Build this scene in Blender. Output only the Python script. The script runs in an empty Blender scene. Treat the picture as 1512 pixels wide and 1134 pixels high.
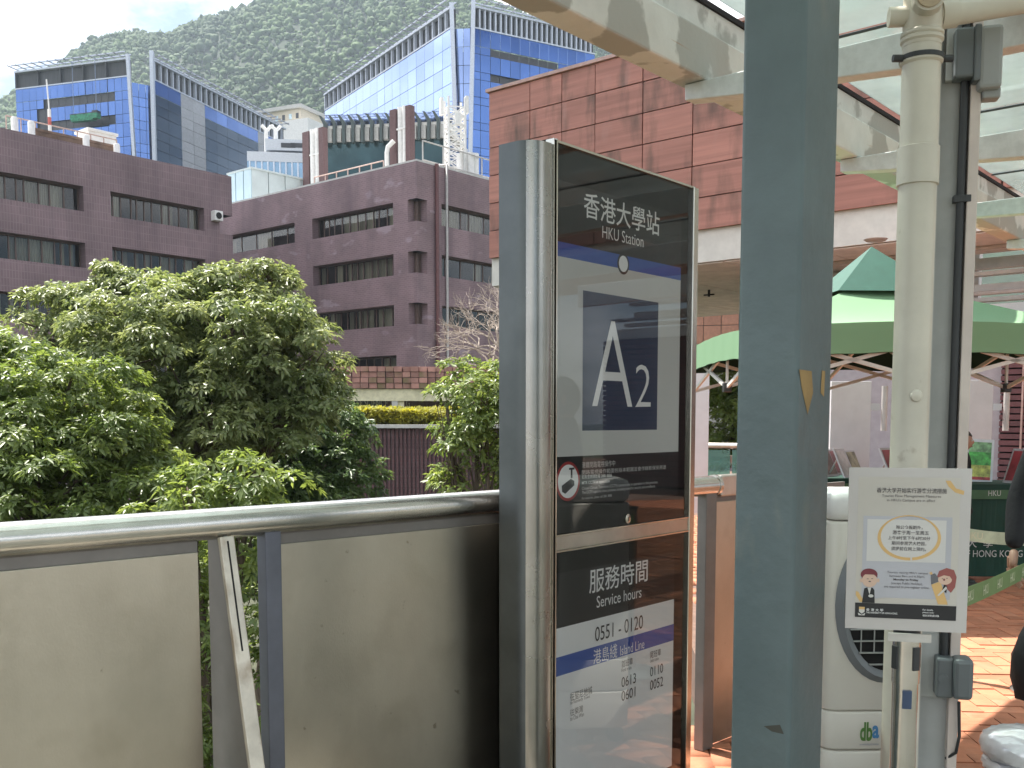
import bpy, math, random
import numpy as np
from mathutils import Vector, Matrix
random.seed(7); np.random.seed(7)
R = math.radians
scene = bpy.context.scene
COL = scene.collection

# ------------------------------------------------------------------ camera
EYE = 1.5
FPX, CXP, CYP, HOR = 1500.0, 757.0, 745.0, 620.0        # focal length, principal point, horizon in photo pixels
PITCH = math.atan((CYP - HOR) / FPX)
cam = bpy.data.cameras.new('camera'); cam_o = bpy.data.objects.new('camera', cam); COL.objects.link(cam_o)
cam.sensor_width = 36; cam.lens = FPX / 1512 * 36
cam.shift_x = (756 - CXP) / 1512; cam.shift_y = (CYP - 567) / 1512
cam.clip_start = 0.05; cam.clip_end = 6000
cam_o.location = (0, 0, EYE); cam_o.rotation_euler = (math.pi / 2 - PITCH, 0, 0)
scene.camera = cam_o
# ------------------------------------------------------------------ sky, sun, exposure
SUN_AZ, SUN_EL = R(-45), R(63)                          # azimuth from the view direction (+right), elevation
world = bpy.data.worlds.new('World'); scene.world = world; world.use_nodes = True
wn, wl = world.node_tree.nodes, world.node_tree.links
wn.clear()
w_out = wn.new('ShaderNodeOutputWorld'); w_bg = wn.new('ShaderNodeBackground')
sky = wn.new('ShaderNodeTexSky'); sky.sky_type = 'NISHITA'; sky.sun_disc = False
sky.sun_elevation = SUN_EL; sky.sun_rotation = SUN_AZ; sky.air_density = 1.0; sky.dust_density = 1.2; sky.ozone_density = 1.5
w_tc = wn.new('ShaderNodeTexCoord'); w_map = wn.new('ShaderNodeMapping'); w_map.inputs['Location'].default_value = (3.1, 1.7, 0.4)
w_map.inputs['Scale'].default_value = (1, 1, 1.8)
w_no = wn.new('ShaderNodeTexNoise'); w_no.inputs['Scale'].default_value = 2.1; w_no.inputs['Detail'].default_value = 8; w_no.inputs['Roughness'].default_value = 0.55
w_rp = wn.new('ShaderNodeValToRGB'); w_rp.color_ramp.elements[0].position = 0.45; w_rp.color_ramp.elements[1].position = 0.57
w_mx = wn.new('ShaderNodeMixRGB'); w_mx.inputs['Color2'].default_value = (17, 17, 17.2, 1)
wl.new(w_tc.outputs['Generated'], w_map.inputs['Vector']); wl.new(w_map.outputs['Vector'], w_no.inputs['Vector'])
wl.new(w_no.outputs['Fac'], w_rp.inputs['Fac']); wl.new(w_rp.outputs['Color'], w_mx.inputs['Fac'])
wl.new(sky.outputs['Color'], w_mx.inputs['Color1']); wl.new(w_mx.outputs['Color'], w_bg.inputs['Color'])
w_bg.inputs['Strength'].default_value = 0.062
wl.new(w_bg.outputs['Background'], w_out.inputs['Surface'])
sun = bpy.data.lights.new('sun', 'SUN'); sun.energy = 5.0; sun.angle = R(0.53); sun.color = (1.0, 0.95, 0.87)
sun_o = bpy.data.objects.new('sun', sun); COL.objects.link(sun_o)
sdir = Vector((math.sin(SUN_AZ) * math.cos(SUN_EL), math.cos(SUN_AZ) * math.cos(SUN_EL), math.sin(SUN_EL)))
sun_o.rotation_euler = sdir.to_track_quat('Z', 'Y').to_euler(); sun_o.location = (0, 0, 60)
vs = scene.view_settings; vs.view_transform = 'Standard'; vs.look = 'None'; vs.exposure = 1.35; vs.gamma = 1; vs.use_curve_mapping = False
scene.cycles.max_bounces = 8; scene.cycles.transparent_max_bounces = 16; scene.cycles.caustics_reflective = False; scene.cycles.caustics_refractive = False

# ------------------------------------------------------------------ pixel helpers
CP, SP = math.cos(PITCH), math.sin(PITCH)
def ray(px, py):
    u = (px - CXP) / FPX; v = (CYP - py) / FPX
    return Vector((u, CP + v * SP, -SP + v * CP))
def at_y(px, py, Y): d = ray(px, py); return Vector((0, 0, EYE)) + d * (Y / d.y)
def at_z(px, py, z): d = ray(px, py); return Vector((0, 0, EYE)) + d * ((z - EYE) / d.z)
def at_pl(px, py, P, n):
    d = ray(px, py); o = Vector((0, 0, EYE)); return o + d * ((P - o).dot(n) / d.dot(n))
ANG = R(40.3)
DA = Vector((math.sin(ANG), math.cos(ANG), 0)); DB = Vector((-math.cos(ANG), math.sin(ANG), 0))
RZA = math.pi / 2 - ANG        # local x = DA, local y = DB, faces right-front
RZB = -ANG                     # local x = -DB, local y = DA, faces left-front
class Frame:                   # a vertical plane: pixel -> (x along, z)
    def __init__(s, P, rz):
        s.P = Vector((P.x, P.y, 0)); s.rz = rz
        s.X = Vector((math.cos(rz), math.sin(rz), 0)); s.Y = Vector((-math.sin(rz), math.cos(rz), 0))
    def uz(s, px, py, off=0.0):
        q = at_pl(px, py, s.P + s.Y * off, s.Y); return (q - s.P).dot(s.X), q.z
    def vz(s, px, py, off=0.0):    # on the side plane x = off
        q = at_pl(px, py, s.P + s.X * off, s.X); return (q - s.P).dot(s.Y), q.z

# ------------------------------------------------------------------ materials
MATS = {}
def rgb(c): return (c[0], c[1], c[2], 1)
def off_vec(n, l, tc):
    """object coordinates shifted by a random amount per object, so alike pieces do not repeat their pattern"""
    oi = n.new('ShaderNodeObjectInfo'); ml = n.new('ShaderNodeMath'); ml.operation = 'MULTIPLY'; ml.inputs[1].default_value = 53.0
    va = n.new('ShaderNodeVectorMath'); va.operation = 'ADD'
    l.new(oi.outputs['Random'], ml.inputs[0]); l.new(tc.outputs['Object'], va.inputs[0]); l.new(ml.outputs[0], va.inputs[1]); return va.outputs[0]
def mat(name, col, rough=0.6, metal=0.0, var=0.12, scale=6.0, bump=0.0, bscale=None, stretch=(1, 1, 1), spec=0.5, rand=0.0, col2=None, lo=0.35, hi=0.65, rvar=0.0):
    if name in MATS: return MATS[name]
    m = bpy.data.materials.new(name); m.use_nodes = True
    n, l = m.node_tree.nodes, m.node_tree.links
    p = n['Principled BSDF']; p.inputs['Roughness'].default_value = rough; p.inputs['Metallic'].default_value = metal
    p.inputs['Specular IOR Level'].default_value = spec
    tc = n.new('ShaderNodeTexCoord'); mp = n.new('ShaderNodeMapping'); mp.inputs['Scale'].default_value = stretch
    no = n.new('ShaderNodeTexNoise'); no.inputs['Scale'].default_value = scale; no.inputs['Detail'].default_value = 6; no.inputs['Roughness'].default_value = 0.6
    rp = n.new('ShaderNodeValToRGB'); rp.color_ramp.elements[0].position = lo; rp.color_ramp.elements[1].position = hi
    c2 = col2 if col2 else [min(1, x * (1 + var)) for x in col]
    c1 = col if col2 else [x * (1 - var) for x in col]
    rp.color_ramp.elements[0].color = rgb(c1); rp.color_ramp.elements[1].color = rgb(c2)
    l.new(off_vec(n, l, tc), mp.inputs['Vector']); l.new(mp.outputs['Vector'], no.inputs['Vector']); l.new(no.outputs['Fac'], rp.inputs['Fac'])
    last = rp.outputs['Color']
    if rand:
        oi = n.new('ShaderNodeObjectInfo'); mr = n.new('ShaderNodeMapRange'); mr.inputs['To Min'].default_value = 1 - rand; mr.inputs['To Max'].default_value = 1 + rand
        hs = n.new('ShaderNodeHueSaturation'); l.new(oi.outputs['Random'], mr.inputs['Value']); l.new(mr.outputs['Result'], hs.inputs['Value']); l.new(last, hs.inputs['Color']); last = hs.outputs['Color']
    l.new(last, p.inputs['Base Color'])
    if rvar:
        mr2 = n.new('ShaderNodeMapRange'); mr2.inputs['To Min'].default_value = max(0, rough - rvar); mr2.inputs['To Max'].default_value = rough + rvar
        l.new(no.outputs['Fac'], mr2.inputs['Value']); l.new(mr2.outputs['Result'], p.inputs['Roughness'])
    if bump:
        nb = n.new('ShaderNodeTexNoise'); nb.inputs['Scale'].default_value = bscale or scale * 6; nb.inputs['Detail'].default_value = 5
        l.new(mp.outputs['Vector'], nb.inputs['Vector'])
        bp = n.new('ShaderNodeBump'); bp.inputs['Strength'].default_value = bump; bp.inputs['Distance'].default_value = 0.01
        l.new(nb.outputs['Fac'], bp.inputs['Height']); l.new(bp.outputs['Normal'], p.inputs['Normal'])
    MATS[name] = m; return m
def add_layer(m, col, scale, lo, hi, stretch=(1, 1, 1), fac=1.0):
    """a stain / peel layer: mix another colour over the base colour by a noise mask"""
    n, l = m.node_tree.nodes, m.node_tree.links; p = n['Principled BSDF']
    src = p.inputs['Base Color'].links[0].from_socket
    tc = n.new('ShaderNodeTexCoord'); mp = n.new('ShaderNodeMapping'); mp.inputs['Scale'].default_value = stretch; mp.inputs['Location'].default_value = (scale * .37, 2.1, 5.3)
    no = n.new('ShaderNodeTexNoise'); no.inputs['Scale'].default_value = scale; no.inputs['Detail'].default_value = 7
    rp = n.new('ShaderNodeValToRGB'); rp.color_ramp.elements[0].position = lo; rp.color_ramp.elements[1].position = hi
    rp.color_ramp.elements[0].color = (0, 0, 0, 1); rp.color_ramp.elements[1].color = (fac, fac, fac, 1)
    mx = n.new('ShaderNodeMixRGB'); mx.inputs['Color2'].default_value = rgb(col)
    l.new(off_vec(n, l, tc), mp.inputs['Vector']); l.new(mp.outputs['Vector'], no.inputs['Vector']); l.new(no.outputs['Fac'], rp.inputs['Fac'])
    l.new(rp.outputs['Color'], mx.inputs['Fac']); l.new(src, mx.inputs['Color1']); l.new(mx.outputs['Color'], p.inputs['Base Color'])
    return m
def brick_mat(name, c1, c2, mortar, bw, bh, ms=0.012, offset=0.5, patch=None):
    m = bpy.data.materials.new(name); m.use_nodes = True
    n, l = m.node_tree.nodes, m.node_tree.links; p = n['Principled BSDF']; p.inputs['Roughness'].default_value = 0.75
    tc = n.new('ShaderNodeTexCoord'); sx = n.new('ShaderNodeSeparateXYZ'); ad = n.new('ShaderNodeMath'); cb = n.new('ShaderNodeCombineXYZ')
    l.new(tc.outputs['Object'], sx.inputs[0]); l.new(sx.outputs['X'], ad.inputs[0]); l.new(sx.outputs['Y'], ad.inputs[1]); l.new(ad.outputs[0], cb.inputs['X']); l.new(sx.outputs['Z'], cb.inputs['Y'])
    br = n.new('ShaderNodeTexBrick'); br.offset = offset; br.inputs['Color1'].default_value = rgb(c1); br.inputs['Color2'].default_value = rgb(c2); br.inputs['Mortar'].default_value = rgb(mortar)
    br.inputs['Scale'].default_value = 1; br.inputs['Mortar Size'].default_value = ms; br.inputs['Brick Width'].default_value = bw; br.inputs['Row Height'].default_value = bh
    l.new(cb.outputs[0], br.inputs['Vector'])
    no = n.new('ShaderNodeTexNoise'); no.inputs['Scale'].default_value = 0.35; no.inputs['Detail'].default_value = 8; l.new(tc.outputs['Object'], no.inputs['Vector'])
    mr = n.new('ShaderNodeMapRange'); mr.inputs['From Min'].default_value = .3; mr.inputs['From Max'].default_value = .7; mr.inputs['To Min'].default_value = .72; mr.inputs['To Max'].default_value = 1.2
    l.new(no.outputs['Fac'], mr.inputs['Value'])
    hs = n.new('ShaderNodeHueSaturation'); l.new(mr.outputs['Result'], hs.inputs['Value']); l.new(br.outputs['Color'], hs.inputs['Color'])
    l.new(hs.outputs['Color'], p.inputs['Base Color'])
    bp = n.new('ShaderNodeBump'); bp.inputs['Strength'].default_value = .5; bp.inputs['Distance'].default_value = .02; bp.invert = True
    l.new(br.outputs['Fac'], bp.inputs['Height']); l.new(bp.outputs['Normal'], p.inputs['Normal'])
    MATS[name] = m
    if patch: add_layer(m, patch, 0.5, .62, .68, (1, 1, 2.2), .55)
    return m
def glass_mat(name, tint, rough=0.02, refl=1.0, ior=1.5, opac=0.0, ocol=(.8, .9, .9), rand=0):
    m = bpy.data.materials.new(name); m.use_nodes = True
    n, l = m.node_tree.nodes, m.node_tree.links; n.remove(n['Principled BSDF']); out = n['Material Output']
    tr = n.new('ShaderNodeBsdfTransparent'); tr.inputs['Color'].default_value = rgb(tint)
    gl = n.new('ShaderNodeBsdfGlossy'); gl.inputs['Roughness'].default_value = rough
    fr = n.new('ShaderNodeFresnel'); fr.inputs['IOR'].default_value = ior
    ml = n.new('ShaderNodeMath'); ml.operation = 'MULTIPLY'; ml.inputs[1].default_value = refl; ml.use_clamp = True
    mx = n.new('ShaderNodeMixShader'); l.new(fr.outputs[0], ml.inputs[0]); l.new(ml.outputs[0], mx.inputs[0])
    base = tr.outputs[0]
    if opac:
        df = n.new('ShaderNodeBsdfDiffuse'); df.inputs['Color'].default_value = rgb(ocol)
        tl = n.new('ShaderNodeBsdfTranslucent'); tl.inputs['Color'].default_value = rgb(ocol)
        ms = n.new('ShaderNodeMixShader'); ms.inputs[0].default_value = .5; l.new(df.outputs[0], ms.inputs[1]); l.new(tl.outputs[0], ms.inputs[2])
        tcx = n.new('ShaderNodeTexCoord'); nx = n.new('ShaderNodeTexNoise'); nx.inputs['Scale'].default_value = 3; nx.inputs['Detail'].default_value = 6; l.new(tcx.outputs['Object'], nx.inputs['Vector'])
        mrx = n.new('ShaderNodeMapRange'); mrx.inputs['To Min'].default_value = opac * .5; mrx.inputs['To Max'].default_value = opac * 1.5; l.new(nx.outputs['Fac'], mrx.inputs['Value'])
        mo = n.new('ShaderNodeMixShader'); l.new(mrx.outputs['Result'], mo.inputs[0]); l.new(base, mo.inputs[1]); l.new(ms.outputs[0], mo.inputs[2]); base = mo.outputs[0]
    l.new(base, mx.inputs[1]); l.new(gl.outputs[0], mx.inputs[2]); l.new(mx.outputs[0], out.inputs['Surface'])
    MATS[name] = m; return m
def leaf_mat(name, c_dark, c_light, trans=0.35, rough=0.38):
    m = bpy.data.materials.new(name); m.use_nodes = True
    n, l = m.node_tree.nodes, m.node_tree.links; p = n['Principled BSDF']; out = n['Material Output']
    p.inputs['Roughness'].default_value = rough; p.inputs['Specular IOR Level'].default_value = 0.5
    at = n.new('ShaderNodeAttribute'); at.attribute_name = 'tone'; at.attribute_type = 'GEOMETRY'
    rp = n.new('ShaderNodeValToRGB'); rp.color_ramp.elements[0].color = rgb(c_dark); rp.color_ramp.elements[1].color = rgb(c_light)
    l.new(at.outputs['Fac'], rp.inputs['Fac']); l.new(rp.outputs['Color'], p.inputs['Base Color'])
    tl = n.new('ShaderNodeBsdfTranslucent'); hs = n.new('ShaderNodeHueSaturation'); hs.inputs['Value'].default_value = 1.5; hs.inputs['Saturation'].default_value = 1.15; hs.inputs['Hue'].default_value = .485
    l.new(rp.outputs['Color'], hs.inputs['Color']); l.new(hs.outputs['Color'], tl.inputs['Color'])
    mx = n.new('ShaderNodeMixShader'); mx.inputs[0].default_value = trans
    l.new(p.outputs[0], mx.inputs[1]); l.new(tl.outputs[0], mx.inputs[2]); l.new(mx.outputs[0], out.inputs['Surface'])
    MATS[name] = m; return m

# ------------------------------------------------------------------ mesh helpers
class MB:
    def __init__(s): s.v = []; s.f = []; s.mi = []; s.cur = 0
    def add(s, vs, fs):
        o = len(s.v); s.v += [tuple(x) for x in vs]; s.f += [tuple(i + o for i in f) for f in fs]; s.mi += [s.cur] * len(fs); return s
    def box(s, x0, x1, y0, y1, z0, z1):
        return s.add([(x0,y0,z0),(x1,y0,z0),(x1,y1,z0),(x0,y1,z0),(x0,y0,z1),(x1,y0,z1),(x1,y1,z1),(x0,y1,z1)],
                     [(0,3,2,1),(4,5,6,7),(0,1,5,4),(1,2,6,5),(2,3,7,6),(3,0,4,7)])
    def quad(s, a, b, c, d): return s.add([a, b, c, d], [(0, 1, 2, 3)])
    def bar(s, p, q, w, h=None, up=(0, 0, 1)):
        p = Vector(p); q = Vector(q); h = h or w; d = (q - p).normalized(); up = Vector(up)
        if abs(d.dot(up)) > .98: up = Vector((0, 1, 0))
        a = d.cross(up).normalized() * w / 2; b = a.cross(d).normalized() * h / 2
        vs = [p - a - b, p + a - b, p + a + b, p - a + b, q - a - b, q + a - b, q + a + b, q - a + b]
        return s.add(vs, [(0,3,2,1),(4,5,6,7),(0,1,5,4),(1,2,6,5),(2,3,7,6),(3,0,4,7)])
    def tube(s, pts, r, n=12, cap=True):
        pts = [Vector(p) for p in pts]; rs = r if isinstance(r, (list, tuple)) else [r] * len(pts)
        o = len(s.v); prev = None
        for i, p in enumerate(pts):
            d = (pts[min(i + 1, len(pts) - 1)] - pts[max(i - 1, 0)]).normalized()
            if prev is None:
                up = Vector((0, 0, 1)) if abs(d.z) < .9 else Vector((0, 1, 0)); a = d.cross(up).normalized()
            else: a = (prev - d * prev.dot(d)).normalized()
            prev = a; b = d.cross(a)
            for k in range(n):
                t = 2 * math.pi * k / n; s.v.append(tuple(p + (a * math.cos(t) + b * math.sin(t)) * rs[i]))
        for i in range(len(pts) - 1):
            for k in range(n):
                k2 = (k + 1) % n; s.f.append((o + i*n + k, o + i*n + k2, o + (i+1)*n + k2, o + (i+1)*n + k)); s.mi.append(s.cur)
        if cap:
            s.f.append(tuple(o + k for k in range(n))[::-1]); s.mi.append(s.cur)
            s.f.append(tuple(o + (len(pts) - 1) * n + k for k in range(n))); s.mi.append(s.cur)
        return s
    def prism(s, poly, z0, z1):           # polygon in xy, extruded in z
        n = len(poly); vs = [(x, y, z0) for x, y in poly] + [(x, y, z1) for x, y in poly]
        return s.add(vs, [tuple(range(n))[::-1], tuple(range(n, 2 * n))] + [(i, (i + 1) % n, n + (i + 1) % n, n + i) for i in range(n)])
    def slab(s, poly, y0, y1):            # polygon in xz, extruded in y
        n = len(poly); vs = [(x, y0, z) for x, z in poly] + [(x, y1, z) for x, z in poly]
        return s.add(vs, [tuple(range(n)), tuple(range(n, 2 * n))[::-1]] + [((i + 1) % n, i, n + i, n + (i + 1) % n) for i in range(n)])
    def lathe(s, prof, n=24, c=(0, 0, 0)):    # (r, z) about z
        o = len(s.v)
        for r, z in prof:
            for k in range(n): t = 2*math.pi*k/n; s.v.append((c[0] + r*math.cos(t), c[1] + r*math.sin(t), c[2] + z))
        for i in range(len(prof) - 1):
            for k in range(n):
                k2 = (k+1) % n; s.f.append((o+i*n+k, o+i*n+k2, o+(i+1)*n+k2, o+(i+1)*n+k)); s.mi.append(s.cur)
        s.f.append(tuple(o + k for k in range(n))[::-1]); s.mi.append(s.cur)
        s.f.append(tuple(o + (len(prof)-1)*n + k for k in range(n))); s.mi.append(s.cur)
        return s
    def mesh(s, name, mats, smooth=False):
        me = bpy.data.meshes.new(name); me.from_pydata(s.v, [], s.f)
        for m in (mats if isinstance(mats, (list, tuple)) else [mats]): me.materials.append(m)
        if any(s.mi): me.polygons.foreach_set('material_index', s.mi)
        if smooth: me.polygons.foreach_set('use_smooth', [True] * len(me.polygons))
        me.update(); return me
    def build(s, name, m, parent=None, loc=None, rot=None, bevel=0, smooth=False, seg=2, kind=None):
        o = obj(name, s.mesh(name, m, smooth), parent, loc, rot)
        if bevel:
            b = o.modifiers.new('bevel', 'BEVEL'); b.width = bevel; b.segments = seg; b.limit_method = 'ANGLE'; b.angle_limit = R(40)
        if smooth and not bevel:
            es = o.modifiers.new('split', 'EDGE_SPLIT'); es.split_angle = R(42)
        if kind: o['kind'] = kind
        return o
def obj(name, me, parent=None, loc=None, rot=None):
    o = bpy.data.objects.new(name, me); COL.objects.link(o)
    if parent is not None: o.parent = parent
    if loc is not None: o.location = loc
    if rot is not None: o.rotation_euler = rot
    return o
def tag(o, label, cat, group=None):
    o['label'] = label; o['category'] = cat
    if group: o['group'] = group
    return o
def thing(name, label, cat, loc=(0, 0, 0), rz=0, group=None):
    o = bpy.data.objects.new(name, None); COL.objects.link(o); o.empty_display_size = .2
    o.location = loc; o.rotation_euler = (0, 0, rz); return tag(o, label, cat, group)
def struct(o, kind='structure'): o['kind'] = kind; return o
def ellipse(cx, cz, rx, rz, n=28, a0=0, a1=2 * math.pi):
    return [(cx + rx * math.cos(a0 + (a1 - a0) * k / n), cz + rz * math.sin(a0 + (a1 - a0) * k / n)) for k in range(n if abs(a1 - a0) > 6.2 else n + 1)]
def rrect(x0, x1, y0, y1, r, n=5):
    out = []
    for cx, cy, a in ((x1 - r, y1 - r, 0), (x0 + r, y1 - r, 90), (x0 + r, y0 + r, 180), (x1 - r, y0 + r, 270)):
        for k in range(n + 1): t = R(a + 90 * k / n); out.append((cx + r * math.cos(t), cy + r * math.sin(t)))
    return out
TEXTS = []
def text(s, m, parent, x0, x1, z0, z1, y, weight=0.0, name='lettering', yaxis=None):
    """flat print fitted into the box x0..x1, z0..z1 on the plane y of its thing, facing -y"""
    cu = bpy.data.curves.new('t', 'FONT'); cu.body = s; cu.size = 1; cu.offset = weight; cu.resolution_u = 3
    o = bpy.data.objects.new('t', cu); COL.objects.link(o); TEXTS.append((o, m, parent, x0, x1, z0, z1, y, name))
def finish_texts():
    bpy.context.view_layer.update(); dg = bpy.context.evaluated_depsgraph_get()
    for o, m, parent, x0, x1, z0, z1, y, name in TEXTS:
        me = bpy.data.meshes.new_from_object(o.evaluated_get(dg)); n = len(me.vertices)
        if n:
            co = np.zeros(n * 3); me.vertices.foreach_get('co', co); co = co.reshape(-1, 3); lo, hi = co.min(0), co.max(0)
            new = np.zeros_like(co); sx = (x1 - x0) / max(1e-6, hi[0] - lo[0]); sz = (z1 - z0) / max(1e-6, hi[1] - lo[1])
            new[:, 0] = x0 + (co[:, 0] - lo[0]) * sx; new[:, 1] = y; new[:, 2] = z0 + (co[:, 1] - lo[1]) * sz
            me.vertices.foreach_set('co', new.ravel()); me.materials.clear(); me.materials.append(m); me.update(); me.name = name
            obj(name, me, parent)
        cu = o.data; bpy.data.objects.remove(o); bpy.data.curves.remove(cu)
def np_mesh(name, V, F, m, tone=None):
    me = bpy.data.meshes.new(name); V = np.asarray(V, dtype=np.float32); F = np.asarray(F, dtype=np.int32); k = F.shape[1]
    me.vertices.add(len(V)); me.vertices.foreach_set('co', V.ravel()); me.loops.add(F.size); me.loops.foreach_set('vertex_index', F.ravel())
    me.polygons.add(len(F)); me.polygons.foreach_set('loop_start', np.arange(0, F.size, k, dtype=np.int32)); me.polygons.foreach_set('loop_total', np.full(len(F), k, dtype=np.int32))
    me.update(calc_edges=True); me.materials.append(m)
    if tone is not None:
        at = me.attributes.new('tone', 'FLOAT', 'POINT'); at.data.foreach_set('value', np.asarray(tone, dtype=np.float32))
    return me
# ================================================================== THE LARGE STRUCTURE
# ---- materials of the setting
M_conc = mat('pale_concrete', (.50, .49, .47), .8, var=.12, scale=3, bump=.15)
M_white = mat('white_paint', (.72, .71, .69), .55, var=.08, scale=4)
M_brick = brick_mat('plum_brick', (.235, .152, .162), (.198, .126, .138), (.255, .178, .188), .38, .135, .022, .5, (.38, .30, .33))
M_brickv = brick_mat('plum_brick_stack', (.212, .142, .153), (.180, .118, .130), (.24, .172, .182), .17, .46, .024, .0, None)
M_dark = mat('dark_interior', (.012, .012, .013), .9, var=.2)
M_bronze = mat('bronze_frame', (.10, .062, .05), .5, var=.2)
M_curtain = mat('curtain', (.42, .37, .28), .9, var=.3, scale=2.2, stretch=(5, 5, .05), rand=.35)
M_wglass = glass_mat('window_glass', (.80, .84, .82), .01, 1.5)
M_stain = mat('stainless', (.55, .53, .49), .30, 1.0, var=.10, scale=8, rvar=.08)
M_ground = mat('earth', (.055, .06, .035), .95, var=.4, scale=.6)
M_asphalt = mat('asphalt', (.05, .05, .052), .9, var=.25, scale=2)

# ---- ground sheet far below the plaza
g = MB(); g.quad((-1900, -1900, -7), (1900, -1900, -7), (1900, 1900, -7), (-1900, 1900, -7))
struct(g.build('ground', M_ground))

# ---- the wooded mountain: terrain plus canopy
ridge = [(-1500, 420), (-700, 300), (-250, 215), (-60, 165), (0, 146), (24, 130), (60, 108), (101, 84), (127, 60), (171, 47), (206, 42), (244, 47), (286, 29), (330, 16), (365, 4), (400, -8), (470, -34), (560, -52), (640, -42), (700, -16), (742, 2), (780, 16), (880, 58), (930, 84), (1050, 130), (1250, 190), (1600, 290), (2100, 400), (3000, 520)]
rxs = np.array([r[0] for r in ridge], float); rys = np.array([r[1] for r in ridge], float)
def vnoise(x, y, seed):
    rs = np.random.RandomState(seed); tbl = rs.rand(64, 64)
    xi = np.floor(x).astype(int); yi = np.floor(y).astype(int); fx = x - xi; fy = y - yi; fx = fx*fx*(3-2*fx); fy = fy*fy*(3-2*fy)
    g = lambda a, b: tbl[a % 64, b % 64]
    return (g(xi, yi)*(1-fx) + g(xi+1, yi)*fx)*(1-fy) + (g(xi, yi+1)*(1-fx) + g(xi+1, yi+1)*fx)*fy
YR, YF = 820.0, 330.0
def hill(px, t):
    """t: 0 at the foot, 1 at the ridge, up to 1.5 behind it; px is the bearing"""
    px = np.asarray(px, float); t = np.asarray(t, float)
    vv = (CYP - np.interp(px, rxs, rys)) / FPX; den = CP + vv * SP; zr = EYE + (vv * CP - SP) / den * YR - 4.5
    Y = YF + (YR - YF) * t; X = (px - CXP) / FPX / den * (YR * .45 + Y * .55)
    prof = np.where(t <= 1, np.clip(t, 0, 1) ** 1.12, 1 - (t - 1) * 1.3)
    gul = (vnoise(X / 70, Y / 160, 3) - .5) * 60 + (vnoise(X / 26, Y / 45, 5) - .5) * 18
    fade = np.clip(t * (1 - t) * 3.2, 0, 1); fade = np.where(t > 1, 0, fade)
    return X, Y, -7 + (zr + 7) * prof + gul * fade
PXs, Ts = np.meshgrid(np.linspace(-1500, 3000, 190), np.linspace(0, 1.5, 60))
X, Y, Z = hill(PXs, Ts); nr, nc = PXs.shape
V = np.stack([X.ravel(), Y.ravel(), Z.ravel()], 1); idx = np.arange(nr * nc).reshape(nr, nc)
F = np.stack([idx[:-1, :-1].ravel(), idx[:-1, 1:].ravel(), idx[1:, 1:].ravel(), idx[1:, :-1].ravel()], 1)
M_hill = mat('hill_soil', (.012, .028, .009), .95, var=.3, scale=.05)
hill_o = struct(obj('mountain', np_mesh('mountain', V, F, M_hill)))
M_wood = leaf_mat('forest_canopy', (.015, .050, .015), (.090, .160, .036), .35, .8)
NB = 42000
bp = np.random.uniform(-160, 1050, NB); bt = np.random.uniform(.12, 1.01, NB)
bp[:3000] = np.random.uniform(-60, 480, 3000); bt[:3000] = np.random.uniform(.93, 1.01, 3000)
bx, by, bz = hill(bp, bt)
t_ = (1 + 5 ** .5) / 2
ico = np.array([(-1,t_,0),(1,t_,0),(-1,-t_,0),(1,-t_,0),(0,-1,t_),(0,1,t_),(0,-1,-t_),(0,1,-t_),(t_,0,-1),(t_,0,1),(-t_,0,-1),(-t_,0,1)], float) / 1.9
icf = np.array([(0,11,5),(0,5,1),(0,1,7),(0,7,10),(0,10,11),(1,5,9),(5,11,4),(11,10,2),(10,7,6),(7,1,8),(3,9,4),(3,4,2),(3,2,6),(3,6,8),(3,8,9),(4,9,5),(2,4,11),(6,2,10),(8,6,7),(9,8,1)])
# each crown: three lumps of jittered facets
NL = NB
c = np.stack([bx, by, bz], 1) + np.random.normal(0, 1, (NL, 3)) * (2.0, 2.0, .8)
sz = (1.3 + 2.4 * np.random.rand(NL, 1, 1) ** 2) * np.random.uniform(.75, 1.1, (NL, 1, 3))
V = c[:, None, :] + ico[None] * sz * np.random.uniform(.45, 1.45, (NL, 12, 1)); V[:, :, 2] += .9
F = (icf[None] + (np.arange(NL) * 12)[:, None, None]).reshape(-1, 3)
tb = np.clip(vnoise(c[:, 0] / 55, c[:, 1] / 70, 9) * 1.5 - .35, 0, 1) * .55 + np.clip(vnoise(c[:, 0] / 14, c[:, 1] / 16, 12), 0, 1) * .25 + np.random.rand(NL) * .2
wood_me = np_mesh('mountain_forest', V.reshape(-1, 3), F, M_wood, np.repeat(tb, 12)); wood_me.polygons.foreach_set('use_smooth', [True] * len(wood_me.polygons)); wood = obj('mountain_forest', wood_me); struct(wood, 'stuff')
tag(wood, 'dense green forest covering the mountain behind the towers', 'forest')

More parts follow.
